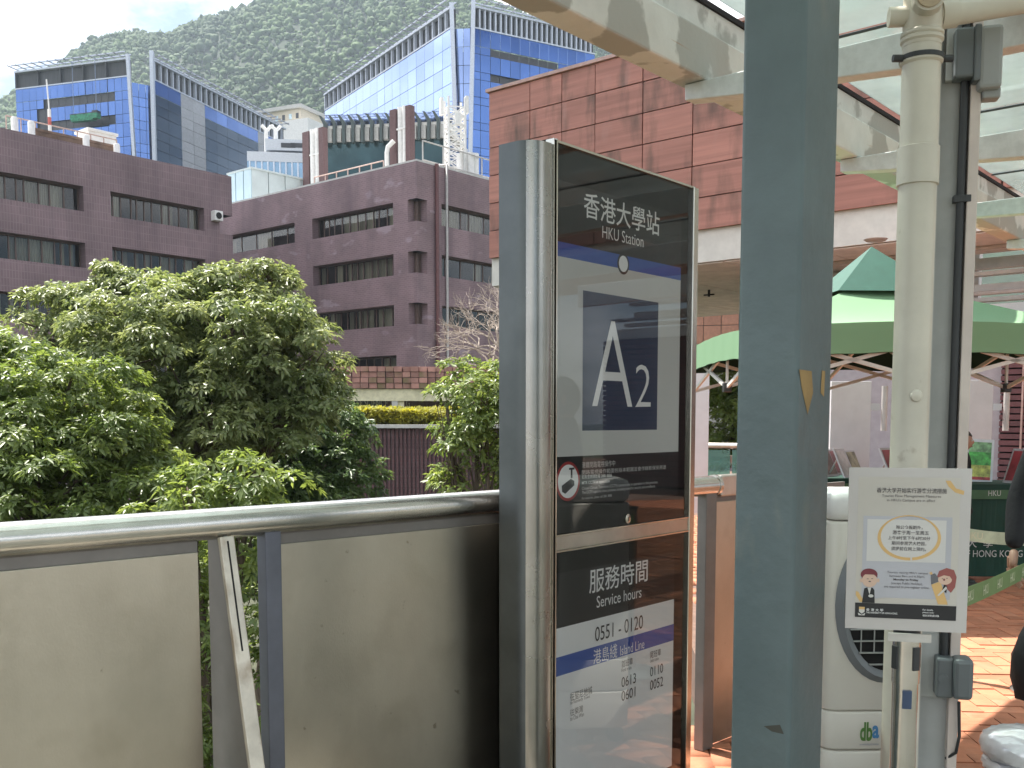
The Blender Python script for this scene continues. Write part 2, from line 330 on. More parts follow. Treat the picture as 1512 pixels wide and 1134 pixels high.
# ---- walls with window openings
def wall_grid(mb, x0, x1, z0, z1, ops, depth, plane='x', flip=False):
    """front skin at 0 with openings (a,b,c,d) = x0,x1,z0,z1 and reveals going back by depth"""
    xs = sorted({x0, x1} | {min(max(v, x0), x1) for o in ops for v in o[:2]}); zs = sorted({z0, z1} | {min(max(v, z0), z1) for o in ops for v in o[2:4]})
    P = (lambda x, y, z: (x, y, z)) if plane == 'x' else (lambda x, y, z: (-y if not flip else y, x, z))
    inside = lambda x, z: any(o[0] - 1e-6 < x < o[1] + 1e-6 and o[2] - 1e-6 < z < o[3] + 1e-6 for o in ops)
    for i in range(len(xs) - 1):
        for j in range(len(zs) - 1):
            a, b, c_, d = xs[i], xs[i+1], zs[j], zs[j+1]
            if b - a < 1e-6 or d - c_ < 1e-6: continue
            if not inside((a+b)/2, (c_+d)/2): mb.quad(P(a,0,c_), P(b,0,c_), P(b,0,d), P(a,0,d))
    for o in ops:
        a, b, c_, d = o[:4]; free = o[4] if len(o) > 4 else ''
        if free != 'a': mb.quad(P(a,0,c_), P(a,depth,c_), P(a,depth,d), P(a,0,d))
        if free != 'b': mb.quad(P(b,0,c_), P(b,0,d), P(b,depth,d), P(b,depth,c_))
        mb.quad(P(a,0,c_), P(b,0,c_), P(b,depth,c_), P(a,depth,c_)); mb.quad(P(a,0,d), P(a,depth,d), P(b,depth,d), P(b,0,d))
PANE_CACHE = {}
def strip_window(parent, w, h, npane, loc, rz, seed):
    """ribbon window, local x along, facing -y: frame part > panes, curtains"""
    rnd = random.Random(seed); f = MB(); t = .07
    f.box(0, w, -.04, .05, 0, t); f.box(0, w, -.04, .05, h - t, h); f.box(0, t, -.04, .05, t, h - t); f.box(w - t, w, -.04, .05, t, h - t)
    ws = [rnd.choice((.7, 1.0, 1.0, 1.35)) for _ in range(npane)]; s = sum(ws); ws = [x / s * (w - 2*t) for x in ws]; x = t
    cuts = []
    for i, pw in enumerate(ws):
        cuts.append((x, x + pw)); x += pw
        if i < npane - 1: f.box(x - .04, x + .04, -.04, .05, t, h - t)
    fo = f.build('window', M_bronze, parent, loc, (0, 0, rz))
    key = round(h, 3)
    if key not in PANE_CACHE:
        m = MB(); m.quad((0, 0, 0), (1, 0, 0), (1, 0, 1), (0, 0, 1)); PANE_CACHE[key] = m.mesh('pane', M_wglass)
        m = MB()
        for k in range(10):
            u0, u1 = k / 10, (k + 1) / 10; d0 = .06 * (k % 2); d1 = .06 * ((k + 1) % 2); m.quad((u0, d0, 0), (u1, d1, 0), (u1, d1, 1), (u0, d0, 1))
        PANE_CACHE[('c', key)] = m.mesh('curtain', M_curtain)
    for i, (a, b) in enumerate(cuts):
        p = obj('pane', PANE_CACHE[key], fo, (a + .03, .0, t), (0, rnd.uniform(-.003, .003), rnd.uniform(-.01, .01))); p.scale = (b - a - .06, 1, h - 2*t)
        if rnd.random() < .62:
            cw = rnd.choice((1, 1, 1, .5)); c_ = obj('curtain', PANE_CACHE[('c', key)], fo, (a, .18, t)); c_.scale = ((b - a) * cw, 1, h - 2*t)
    return fo

# ---- centre brick building (corner towards us at px 616)
YC = 70.0
pc = at_y(616, 400, YC); FC = Frame(pc, RZB)
cb = thing('brick_building', 'plum brick faculty building with corner windows and pipes on its roof', 'building', (pc.x, pc.y, 0), RZB)
_, ztop = FC.uz(616, 237)
rows = [FC.uz(580, 299.4)[1], FC.uz(580, 375.3)[1], FC.uz(580, 450.5)[1]]; bots = [FC.uz(580, 332)[1], FC.uz(580, 407)[1], FC.uz(580, 481.3)[1]]
xa0, xa1, xb0, xb1 = FC.uz(335, 370)[0], FC.uz(435, 340)[0], FC.uz(461, 340)[0], FC.uz(580.5, 320)[0]
cwx = FC.uz(601.8, 300)[0]; cwy = FC.vz(630.5, 300)[0]
ops = []
for t, b in zip(rows, bots): ops += [(xa0 - 6, xa1, b, t), (xb0, xb1, b, t), (cwx, 0, b, t, 'b')]
zlow = -7.0; zl1 = FC.uz(590, 524)[1]; zl0 = zl1 - 2.2
ops += [(xa0, xa1 + 4, zl0, zl1), (xa1 + 4.6, xb1 + .2, zl0, zl1)]
w = MB(); wall_grid(w, -48, 0, zlow, ztop, ops, .75)
y0r = FC.vz(652, 320)[0]
opr = []
for t, b in zip(rows, bots): opr += [(0, cwy, b, t, 'a'), (y0r, y0r + 22, b, t)]
wall_grid(w, 0, 46, zlow, ztop, opr, .75, 'y')
add_layer(M_brick, (.10, .065, .08), .5, .5, .8, (1.6, 1.6, .25), .6); add_layer(M_brickv, (.09, .06, .075), .5, .5, .8, (1.6, 1.6, .2), .6)
w.build('brick_wall', M_brick, cb)
m = MB(); m.box(-48, -1.4, 1.5, 44, zlow, ztop - .9); m.build('interior', M_dark, cb)
for t, b in zip(rows, bots): m = MB(); m.box(-.66, -.52, .52, .66, b + .005, t - .005); m.build('corner_post', M_bronze, cb)
m = MB(); m.box(-48, -.75, .0, .75, ztop, ztop + .12); m.box(-.75, 0.0, 0, 46, ztop, ztop + .12); m.build('parapet_cap', M_conc, cb)
m = MB(); m.box(-48, -.75, .8, 45, ztop - .9, ztop - .7); m.build('roof_slab', M_conc, cb)
sd = 1
for t, b in zip(rows, bots):
    strip_window(cb, xa1 - xa0 + 5.8, t - b - .02, 9, (xa0 - 5.9, .62, b + .01), 0, sd); sd += 1
    strip_window(cb, xb1 - xb0 - .02, t - b - .02, 11, (xb0 + .01, .62, b + .01), 0, sd); sd += 1
    strip_window(cb, -cwx - .68, t - b - .02, 2, (cwx + .01, .62, b + .01), 0, sd); sd += 1
    strip_window(cb, cwy - .68, t - b - .02, 2, (-.62, .66, b + .01), math.pi / 2, sd); sd += 1
    strip_window(cb, 21.9, t - b - .02, 18, (-.62, y0r + .05, b + .01), math.pi / 2, sd); sd += 1
strip_window(cb, xb1 - xa1 - 5, 2.1, 8, (xa1 + 4.8, .6, zl0 + .05), 0, 91)
strip_window(cb, xa1 + 4 - xa0 - .1, 2.1, 8, (xa0 + .05, .6, zl0 + .05), 0, 92)
# drain pipes on the right facade
M_redpipe = mat('red_iron_pipe', (.12, .042, .042), .5, var=.2); M_greypipe = mat('grey_pipe', (.42, .40, .38), .5)
py = FC.vz(643, 300)[0]
m = MB(); m.tube([(.16, py, zlow), (.16, py, ztop + .1)], .14, 10); m.build('drain_pipe', M_redpipe, cb, smooth=True)
m = MB(); m.tube([(.12, py + 1.0, zlow), (.12, py + 1.0, ztop + .25), (-.6, py + 1.0, ztop + .3)], .09, 8); m.build('vent_pipe', M_greypipe, cb, smooth=True)
# roof things, each with its place behind the parapet
def on_roof(px, py, back):     # a point above the roof, `back` metres behind the left-facing front
    u, z = FC.uz(px, py, back); return u, z
M_purple = mat('plum_render', (.13, .075, .075), .8, var=.15)
for (pxa, pxb, ptop, back, lab) in ((575, 605, 163, 4.0, 'tall brown twin flue stack with two white pipes on brick roof'), (446, 477, 196, 9.0, 'shorter brown flue stack with white pipes left on brick roof')):
    ua, zt = on_roof(pxa, ptop, back); ub, _ = on_roof(pxb, ptop, back); wd = ub - ua
    base = FC.P + FC.X * ua + FC.Y * back
    st = thing('flue_stack', lab, 'flue stack', (base.x, base.y, ztop - .7), RZB, 'flue stacks on the brick roof'); hh = zt - ztop + .7
    m = MB(); m.box(0, wd * .3, 0, .5, 0, hh); m.build('fin', M_purple, st)
    m = MB(); m.box(wd * .78, wd, 0, .5, 0, hh); m.build('fin', M_purple, st)
    for k in (.40, .64):
        m = MB(); m.tube([(wd * k, .3, 0), (wd * k, .3, hh + .1)], wd * .10, 12); m.build('white_pipe', M_white, st, smooth=True)
    m = MB()
    for z in (.25, .75): m.box(wd * .3, wd * .78, .05, .12, hh * z, hh * z + .12)
    m.build('bracket', M_white, st)
# bent white duct beside the tall stack
ua, _ = on_roof(571, 200, 3.5); base = FC.P + FC.X * ua + FC.Y * 3.5
m = MB(); z0 = ztop - .7; m.tube([(0, 0, 0), (0, 0, 3.0), (.12, 0, 3.4), (.55, .2, 3.8)], .17, 12)
tag(m.build('duct', M_white, None, (base.x, base.y, z0), (0, 0, RZB), smooth=True), 'bent white duct rising beside the tall flue stack', 'duct')
# roof railing
def railing(name, label, pts, h, nb, r=.035, m=None, group=None):
    o = thing(name, label, 'railing', pts[0], 0, group); p0 = Vector(pts[0])
    for z in (h, h * .5):
        b = MB(); b.tube([Vector(p) - p0 + Vector((0, 0, z)) for p in pts], r, 6); b.build('rail', m or M_greypipe, o, smooth=True)
    for i in range(len(pts) - 1):
        a, c_ = Vector(pts[i]) - p0, Vector(pts[i+1]) - p0
        for k in range(nb + (i == len(pts) - 2)):
            q = a.lerp(c_, k / nb); b = MB(); b.tube([q, q + Vector((0, 0, h))], r, 6); b.build('baluster', m or M_greypipe, o, smooth=True)
    return o
M_pinkpipe = mat('pink_primer', (.42, .30, .26), .6, var=.2)
def RP(u, v, z): q = FC.P + FC.X * u + FC.Y * v; return (q.x, q.y, z)
u1 = on_roof(464, 250, 6)[0]; u2 = on_roof(566, 210, 6)[0]
railing('roof_railing', 'pinkish pipe railing left of the tall flue stack on brick roof', [RP(u1, 6, ztop + .4), RP(u2, 6, ztop + .4)], 2.3, 6, .05, M_pinkpipe)
m = MB(); m.box(u1, u2, 5.8, 7.4, -.2, .0); m.box(u1 + .3, u2 - .3, 6.0, 7.2, -1.1, -.2)
tag(m.build('roof_walkway', mat('rusty_red', (.30, .11, .07), .8, var=.35, scale=1.5), None, (FC.P.x, FC.P.y, ztop + .38), (0, 0, RZB)), 'rust red raised walkway under the pink railing', 'walkway')
railing('roof_railing', 'grey pipe railing between flue stack and lattice mast', [RP(-1.2, 1.8, ztop - .7), RP(-1.2, 12, ztop - .7), RP(-1.2, 30, ztop - .7)], 2.6, 5, .05)
# white lattice mast
ub = FC.vz(672, 250, -2.5)[0]; zt = FC.vz(672, 147, -2.5)[1]
q = FC.P + FC.X * -2.5 + FC.Y * ub
lm = thing('lattice_mast', 'white steel lattice mast standing on the brick roof', 'mast', (q.x, q.y, ztop - .7), .3)
hh = zt - ztop + .7; s = .62
cs = [(-s, -s), (s, -s), (s, s), (-s, s)]
for cx, cy in cs: m = MB(); m.tube([(cx, cy, 0), (cx, cy, hh)], .09, 8); m.build('leg', M_white, lm, smooth=True)
for i in range(4):
    (ax, ay), (bx_, by_) = cs[i], cs[(i + 1) % 4]; m = MB(); n = 9
    for k in range(n):
        z0, z1 = hh * .9 * k / n, hh * .9 * (k + 1) / n
        m.bar((ax, ay, z0), (bx_, by_, z1), .07); m.bar((bx_, by_, z0), (ax, ay, z1), .07); m.bar((ax, ay, z1), (bx_, by_, z1), .07)
    m.build('bracing', M_white, lm)
for bb in ((-1.1, -.9, -.25, .25, hh * .82, hh * 1.0), (.75, 1.0, -.25, .25, hh * .86, hh * 1.04), (-.2, .2, -1.0, -.8, hh * .7, hh * .82)): m = MB(); m.box(*bb); m.build('antenna_panel', M_white, lm)
for i, (px, ptop, dx) in enumerate(((680, 228, 3), (694, 226, 2), (701, 227, 2))):
    v = FC.vz(px, 250, -1.6)[0]; zz = FC.vz(px, ptop, -1.6)[1]; q = FC.P + FC.X * -1.6 + FC.Y * v
    m = MB(); m.tube([(0, 0, 0), (0, 0, zz - ztop + .7)], .30, 12)
    tag(m.build('vent_pipe', M_white, None, (q.x, q.y, ztop - .7), smooth=True), ['stubby white roof vent nearest the lattice mast', 'left of two white vents beside the red tiled block', 'right of two white vents beside the red tiled block'][i], 'vent pipe', 'white vents on the brick roof')
# pale glazed roof room behind the parapet
pr = at_y(372, 300, 88); FR = Frame(pr, RZB)
rr = thing('glazed_room', 'pale blue glazed rooftop room at the junction of the brick buildings', 'roof room', (pr.x, pr.y, 0), RZB)
_, zt = FR.uz(372, 246); M_paleglass = mat('pale_glass', (.42, .58, .66), .12, 0, var=.08, scale=.6, spec=.9)
ul = FR.uz(336, 255)[0]
for k in range(3):
    a, b = ul + (0 - ul) * k / 3, ul + (0 - ul) * (k + 1) / 3; m = MB(); m.box(a + .06, b - .06, 0, .1, 6, zt - .15); m.build('pane', M_paleglass, rr)
M_pgrey = mat('pale_panel', (.50, .56, .56), .35, var=.1, scale=.5)
for k in range(6):
    m = MB(); m.box(-.1, 0, k * 1.75 + .05, (k + 1) * 1.75 - .05, 6, zt - .15 - .0 * k); m.build('panel', M_pgrey, rr)
m = MB(); m.box(ul - .1, .1, -.05, 10.6, zt - .15, zt); m.box(ul, -.12, .12, 10.4, 6, zt - .2); m.build('frame', M_pgrey, rr)
m = MB(); m.box(.12, 9, 5, 5.15, 10, zt - .9); m.build('lower_screen', M_pgrey, rr)

# ---- left brick building, facade runs away to the right, end at px 342
pl = at_y(342.5, 300, 71.0); FL = Frame(pl, RZA)
lb = thing('brick_building', 'long plum brick building at left with ribbon windows above the trees', 'building', (pl.x, pl.y, 0), RZA)
ztl = FL.uz(342, 263)[1]
rt = [FL.uz(301.6, 307.3)[1], FL.uz(303, 383)[1]]; rb = [FL.uz(301.6, 341)[1], FL.uz(303, 414)[1]]
pit = rt[0] - rt[1]; hw = rt[0] - rb[0]; rt = [rt[0] - k * pit for k in range(5)]; rb = [t - hw for t in rt]
xA1 = FL.uz(123.5, 290)[0]; xB0, xB1 = FL.uz(163.5, 300)[0], FL.uz(301.7, 320)[0]; wA = xB1 - xB0
ops = []
for t, b in zip(rt, rb): ops += [(xA1 - wA * 1.3, xA1, b, t), (xB0, xB1, b, t), (xA1 - wA * 1.3 - 3 - wA, xA1 - wA * 1.3 - 3, b, t), (-1.0, 0, b, t - .2, 'b')]
w = MB(); wall_grid(w, -62, 0, zlow, ztl, ops, .8); wall_grid(w, 0, 18, zlow, ztl, [(0, 1.6, b, t - .2, 'a') for t, b in zip(rt, rb)], .8, 'y'); w.build('brick_wall', M_brickv, lb)
m = MB(); m.box(-62, -1.2, 2.0, 17, zlow, ztl - .9); m.box(-1.25, -1.0, .3, 17, zlow, ztl - 1.0); m.build('interior', M_dark, lb)
m = MB(); m.box(-62, 0, 0, .5, ztl, ztl + .1); m.box(-.5, 0, .5, 18, ztl, ztl + .1); m.build('parapet_cap', M_brickv, lb)
m = MB(); m.box(-62, -.6, .5, 17.5, ztl - .9, ztl - .7); m.build('roof_slab', M_conc, lb)
sd = 200
for t, b in zip(rt, rb):
    strip_window(lb, wA * 1.3 - .02, hw - .02, 13, (xA1 - wA * 1.3 + .01, .65, b + .01), 0, sd); sd += 1
    strip_window(lb, wA - .02, hw - .02, 11, (xB0 + .01, .65, b + .01), 0, sd); sd += 1
u, z = FL.uz(317.5, 327); m = MB(); m.box(u - .32, u + .32, -.5, 0, z - .0, z + .65); m.build('ac_unit', M_white, lb, bevel=.03)
m = MB(); m.lathe([(.22, 0), (.22, .02)], 16); m.build('fan_grille', M_dark, lb, (u - .03, -.52, z + .32), (R(90), 0, 0))
# things on the left roof
def LP(u, v, z): q = FL.P + FL.X * u + FL.Y * v; return Vector((q.x, q.y, z))
M_mastred = mat('mast_stripes', (.45, .10, .08), .6, var=.1)
u, _ = FL.uz(74, 200, 3); zz = FL.uz(74, 118, 3)[1]; q = LP(u, 3, ztl - .7)
rm = thing('antenna_mast', 'thin red and white antenna mast on left brick roof', 'mast', q, 0); hh = zz - ztl + .7
m = MB(); n = 7
for k in range(n): m.cur = k % 2; m.tube([(0, 0, hh * .65 * k / n), (0, 0, hh * .65 * (k + 1) / n)], .11, 8)
m.build('pole', [M_white, M_mastred], rm); m = MB(); m.tube([(0, 0, hh * .65), (-.1, 0, hh)], .045, 6); m.build('whip', M_white, rm)
for i, px in enumerate((22.5, 47, 127, 172)):
    u = FL.uz(px, 205, 1.0)[0]; q = LP(u, 1.0, ztl - .7); ph = FL.uz(px, [173, 179, 199, 212][i], 1.0)[1] - ztl + .7
    m = MB(); m.lathe([(.2, 0), (.2, ph * .94), (.14, ph)], 10)
    tag(m.build('roof_post', M_white, None, q, smooth=True), ['leftmost short white post on left brick roof', 'white post just left of the antenna mast', 'white post in front of the roof hatch box', 'rightmost white post at the end of the roof kerb'][i], 'post', 'white posts on the left roof')
u0_, u1_ = FL.uz(50, 205, 1.6)[0], FL.uz(170, 215, 1.6)[0]
m = MB(); m.box(u0_, u1_, 1.6, 2.0, 0, 1.5); m.box(u0_, u1_, 1.55, 2.05, 1.5, 1.65)
tag(m.build('roof_kerb', mat('stained_block', (.17, .11, .08), .9, var=.4, scale=1.2), None, (FL.P.x, FL.P.y, ztl - .7), (0, 0, RZA)), 'stained low roof wall behind the left parapet', 'low wall')
u0_ = FL.uz(131, 200, 4)[0]; zz = FL.uz(140, 194, 4)[1]
m = MB(); m.box(u0_, u0_ + 1.9, 4, 5.6, 0, zz - ztl + .7); m.box(u0_ - .1, u0_ + 2.0, 3.9, 5.7, zz - ztl + .7, zz - ztl + .85)
tag(m.build('roof_hatch', M_white, None, (FL.P.x, FL.P.y, ztl - .7), (0, 0, RZA)), 'small white box on the left roof under the gondola', 'roof box')
railing('roof_railing', 'thin pink railing along the left brick roof edge', [tuple(LP(FL.uz(10, 205, 3)[0], 3, ztl - .7)), tuple(LP(FL.uz(172, 205, 3)[0], 3, ztl - .7))], 2.4, 8, .04, M_pinkpipe)

# ---- glass towers
def tower_glass(name, col, rough=.04):
    m = mat(name, col, rough, 1.0, var=.06, scale=.2, rand=.07); return m
M_tg1 = tower_glass('tower_glass_blue', (.065, .120, .29)); M_tg2 = tower_glass('tower_glass_pale', (.24, .32, .54)); M_tgd = tower_glass('tower_glass_dim', (.030, .048, .075)); M_tgr = tower_glass('tower_glass_right', (.060, .118, .30))  # dark tint: dim hillside reflection on the left tower's side put into colour
M_mull = mat('mullion', (.20, .25, .36), .5, .3); M_fin = mat('white_fin', (.50, .54, .62), .4, .2); M_louv = mat('dark_louver', (.045, .048, .055), .6, var=.25, scale=2, stretch=(4, 4, .2)); M_alp = mat('pale_cladding', (.36, .37, .40), .5, var=.1, rand=.08)
M_spand = mat('dark_spandrel', (.03, .032, .04), .4, var=.2)
UNIT = {}
M_slatg = mat('slat_grey', (.22, .23, .26), .5)
def unit_pane(m):
    if m.name not in UNIT:
        b = MB(); b.box(0, 1, 0, .08, 0, 1); UNIT[m.name] = b.mesh('pane', m)
    return UNIT[m.name]
def curtain(parent, x0, x1, z0, z1, nx, hs, mpick, rz, org, gap=.07, jit=.002, seed=0):
    """grid of panes on a face; local x along the face. hs: list of row heights from the top"""
    rnd = random.Random(seed); c_, s_ = math.cos(rz), math.sin(rz); wx = (x1 - x0) / nx; z = z1; r = 0
    while z - z0 > .4:
        h = min(hs[r % len(hs)], z - z0)
        for i in range(nx):
            mm = mpick(i, r, rnd)
            if mm is None: continue
            a = x0 + wx * i + gap / 2; dp = .3 if mm is M_spand else 0
            o = obj('pane', unit_pane(mm), parent, (org[0] + c_ * a - s_ * dp, org[1] + s_ * a + c_ * dp, z - h + gap / 2), (rnd.gauss(0, jit), 0, rz + rnd.gauss(0, jit)))
            o.scale = (wx - gap, 1, h - gap)
        z -= h; r += 1
def crown(parent, x0, x1, z0, z1, rz, org, nl, mode):
    """mechanical screen: dark backing, upright louvre fins, rails and oversailing slats"""
    Rm = Matrix.Rotation(rz, 4, 'Z'); T = Matrix.Translation(Vector((org[0], org[1], 0))) @ Rm
    loc = T.translation; m = MB(); m.box(x0, x1, .5, .7, z0, z1 - .3); m.build('louver_screen', M_louv, parent, loc, (0, 0, rz))
    fm = MB(); fm.box(0, .22, -.05, .45, z0, z1 - .2); fme = fm.mesh('louver_fin', M_fin if mode == 'open' else M_louv)
    for i in range(nl): o = obj('louver_fin', fme, parent, T @ Vector((x0 + (x1 - x0) * i / nl, 0, 0)), (0, 0, rz))
    m = MB(); m.box(x0, x1, -.2, .5, z1 - .3, z1); m.box(x0, x1, -.1, .3, z0 - .2, z0); m.build('edge_rail', M_fin, parent, loc, (0, 0, rz))
    sm = MB(); sm.box(0, .10, -1.8, 1.6, z1 + .35, z1 + .5); sme = sm.mesh('roof_slat', M_slatg); n2 = max(8, int((x1 - x0) / 1.6))
    for i in range(n2): obj('roof_slat', sme, parent, T @ Vector((x0 + (x1 - x0) * i / n2, 0, 0)), (R(0), 0, rz))
    m = MB(); m.box(x0, x1, -1.0, -.8, z1 + .6, z1 + .75); m.box(x0, x1, .6, .8, z1 + .6, z1 + .75); m.build('slat_rail', M_fin, parent, loc, (0, 0, rz))
# left tower: long-ish left face almost square to us, dark right face running back
YT = 175.0; RZT1 = R(90 - 72.7) ; 
pt = at_y(209, 200, YT); fl = Frame(pt, RZT1); fl.X, fl.Y = fl.X, fl.Y
RZL = R(-17.3) + R(0)
tL = Vector((math.cos(R(17.3)), math.sin(R(17.3)), 0))
# left face: recedes to the left at 72.7 deg left of forward -> local x (to the right) = (sin72.7, -cos72.7)
rzl = -R(90 - 72.7); F1 = Frame(pt, rzl)
t1 = thing('glass_tower', 'blue glass office tower behind left brick building with a green gondola', 'office tower', (pt.x, pt.y, 0), 0)
xl = F1.uz(24, 160)[0]; ztp = F1.uz(195, 84)[1]; zgl = F1.uz(190, 112)[1]; xr = F1.uz(190, 100)[0]
def pick1(i, r, rnd):
    if r == 1 and 3 < i < 14: return M_spand
    if r == 2 and i in (3, 4): return M_spand
    if r == 3 and 2 < i < 14: return M_spand
    return M_tg1
curtain(t1, xl, xr, 41, zgl, 16, [2.3, 1.5], pick1, rzl, (0, 0), seed=4)
crown(t1, xl, xr, zgl + .1, ztp, rzl, (0, 0), 5, 'solid')
# notch at the corner
RZN = R(90 - 18)                               # the right face runs back at 18 deg right of forward
pn = at_y(228, 200, YT + 3.0); F2 = Frame(pn, RZN); o2 = (pn.x - pt.x, pn.y - pt.y)
zt2 = F2.uz(229, 89)[1]; zg2 = F2.uz(229, 118)[1]
fx = MB(); fx.bar((xr * math.cos(rzl), xr * math.sin(rzl) - .3, ztp + .4), (0 + .2, -.3, 6), .5, .7); fx.build('corner_fin', M_fin, t1)
fx = MB(); fx.bar((o2[0], o2[1] - .2, zt2 + 1.2), (o2[0], o2[1] - .2, 6), .6, .7); fx.build('corner_fin', M_fin, t1)
wpn = math.hypot(o2[0] - xr * math.cos(rzl), o2[1] - xr * math.sin(rzl)); rzn = math.atan2(o2[1] - xr * math.sin(rzl), o2[0] - xr * math.cos(rzl))
curtain(t1, .2, wpn - .3, 38, zgl - .8, 3, [2.3, 1.5], lambda i, r, q: M_tg1, rzn, (xr * math.cos(rzl), xr * math.sin(rzl) + .5), seed=5)
ln = F2.uz(422, 210)[0]
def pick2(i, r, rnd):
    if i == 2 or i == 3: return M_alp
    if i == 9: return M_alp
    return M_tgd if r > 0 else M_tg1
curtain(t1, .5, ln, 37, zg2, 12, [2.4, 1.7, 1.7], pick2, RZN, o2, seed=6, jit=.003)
crown(t1, .5, ln, zg2 + .1, zt2, RZN, o2, 26, 'open')
m = MB(); q0 = Vector((xl * math.cos(rzl), xl * math.sin(rzl), 0)); q1 = Vector((xr * math.cos(rzl), xr * math.sin(rzl), 0)); q2 = Vector((o2[0], o2[1], 0)); back = Vector((math.cos(RZN), math.sin(RZN), 0)); q3 = q2 + back * ln; q4 = q3 + (q0 - q1)
nin = Vector((-math.sin(rzl), math.cos(rzl), 0)) * .9
poly = [tuple((q0 + nin)[:2]), tuple((q1 + nin)[:2]), tuple((q2 + nin * .9 - Vector((.8, 0, 0)))[:2]), tuple((q3 - Vector((.8, 0, 0)))[:2]), tuple(q4[:2])]
m.prism(poly, -7, zgl - 2); m.build('core', M_spand, t1)
# green maintenance gondola hanging at its left face
u, z = F1.uz(109, 182, -1.2); u2, z2 = F1.uz(148, 168, -1.2)
gp = F1.P + F1.X * u - F1.Y * 1.2
gd = thing('gondola', 'green window cleaning gondola hanging on the left glass tower', 'gondola', (gp.x, gp.y, z), rzl)
M_gg = mat('green_mesh', (.03, .22, .12), .7, var=.4, scale=3)
m = MB(); m.box(0, u2 - u, -.9, .1, .25, 1.1); m.box(.2, u2 - u - .8, -.85, .05, 0, .25); m.build('basket', M_gg, gd)
m = MB(); m.box(0, u2 - u, -.95, -.9, 1.1, 1.2); m.box(u2 - u - 1.0, u2 - u, -.9, .1, 1.1, z2 - z + .4); m.build('frame', M_spand, gd)
for xx in (.3, u2 - u - .5): m = MB(); m.tube([(xx, -.3, 1.1), (xx, -.3, ztp - z)], .05, 6); m.build('cable', M_mull, gd)

# right tower
YT2 = 150.0
pk = at_y(683, 250, YT2); rzl2 = -R(90 - 32.9); F3 = Frame(pk, rzl2)
t2 = thing('glass_tower', 'blue glass office tower with sloping roofline behind the red tiled block', 'office tower', (pk.x, pk.y, 0), 0)
pe = at_y(668, 200, YT2); xoff = pe - pk
xl = F3.uz(480, 200)[0]; xr = F3.uz(667, 60)[0]; ztp = F3.uz(667, 9)[1]; zgl = F3.uz(667, 40)[1]
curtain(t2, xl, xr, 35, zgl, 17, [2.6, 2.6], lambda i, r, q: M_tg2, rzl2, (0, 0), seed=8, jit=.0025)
crown(t2, xl, xr, zgl + .1, ztp, rzl2, (0, 0), 24, 'open')
RZ2 = R(90 - 59.6); pn = at_y(686, 250, YT2 + 1.5); F4 = Frame(at_y(700, 250, YT2 + 2.5), RZ2); o4 = (F4.P.x - pk.x, F4.P.y - pk.y)
ln = F4.uz(878, 120)[0]; zt4 = F4.uz(700, 8)[1]; zg4 = F4.uz(702, 41)[1]
fx = MB(); fx.bar((xr * math.cos(rzl2), xr * math.sin(rzl2) - .3, ztp + .3), (.1, -.3, 4), .6, .7); fx.build('corner_fin', M_fin, t2)
fx = MB(); fx.bar((o4[0], o4[1] - .2, zt4 + .6), (pn.x - pk.x, pn.y - pk.y - .3, 4), .6, .7); fx.build('corner_fin', M_fin, t2)
a0 = Vector((xr * math.cos(rzl2), xr * math.sin(rzl2) + .6, 0)); a1 = Vector((o4[0], o4[1] + .2, 0)); rzn = math.atan2(a1.y - a0.y, a1.x - a0.x)
curtain(t2, .1, (a1 - a0).length, 34, zg4, 2, [2.6, 2.6], lambda i, r, q: M_tg2, rzn, (a0.x, a0.y), seed=9)
def pick4(i, r, rnd):
    if r % 2 == 1 and r < 4 and 1 < i < 9: return M_spand
    if r % 2 == 1 and r >= 4 and i in (2, 3): return M_spand
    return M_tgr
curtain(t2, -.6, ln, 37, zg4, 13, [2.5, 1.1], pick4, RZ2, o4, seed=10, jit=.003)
crown(t2, 0, ln, zg4 + .1, zt4, RZ2, o4, 24, 'open')
m = MB(); q0 = Vector((xl * math.cos(rzl2), xl * math.sin(rzl2), 0)); q3 = a1 + Vector((math.cos(RZ2), math.sin(RZ2), 0)) * ln; nin = Vector((0, 1.0, 0))
m.prism([tuple((q0 + nin + Vector((.4, 0, 0)))[:2]), tuple((a0 + nin)[:2]), tuple((a1 + nin)[:2]), tuple((q3 + nin * 1.5 - Vector((.6, 0, 0)))[:2]), tuple((q3 + q0 + Vector((0, 3, 0)))[:2])], -7, zgl - 3); m.build('core', M_spand, t2)

# ---- curved-looking podium roof with dark bracket fins in front of the right tower
pq = at_y(480, 230, 112); FQ = Frame(pq, R(-8))
pdm = thing('podium_block', 'glazed podium with dark bracket fins and pale shades behind the brick roof', 'building', (pq.x, pq.y, 0), R(-8))
z1 = FQ.uz(480, 183)[1]; z0 = FQ.uz(480, 208)[1]; x1 = FQ.uz(660, 180)[0]; M_teal = mat('teal_glass', (.035, .07, .075), .08, .6, var=.2, scale=.4)
m = MB(); m.box(0, x1, .6, 12, 4, z0); m.build('glass_wall', M_teal, pdm)
sh = MB(); n = 13; wx = x1 / n; sh.box(.25, wx - .25, 0, .4, z0 - .1, z1 - .5); she = sh.mesh('sun_shade', mat('shade_panel', (.45, .44, .42), .7, rand=.1))
fb = MB(); fb.slab([(0, z0 - .4), (.3, z0 - .4), (.3, z1), (-.2, z1 + .7), (-.5, z1 + .8), (0, z1 - .2)], -.5, .2); fbe = fb.mesh('bracket_fin', mat('dark_green_steel', (.035, .05, .05), .5))
for k in range(n): obj('sun_shade', she, pdm, (k * wx, 0, 0)); obj('bracket_fin', fbe, pdm, (k * wx, 0, 0))
m = MB(); m.box(0, x1, .45, 12, z1 - .6, z1 - .1); m.build('roof_slab', M_white, pdm)
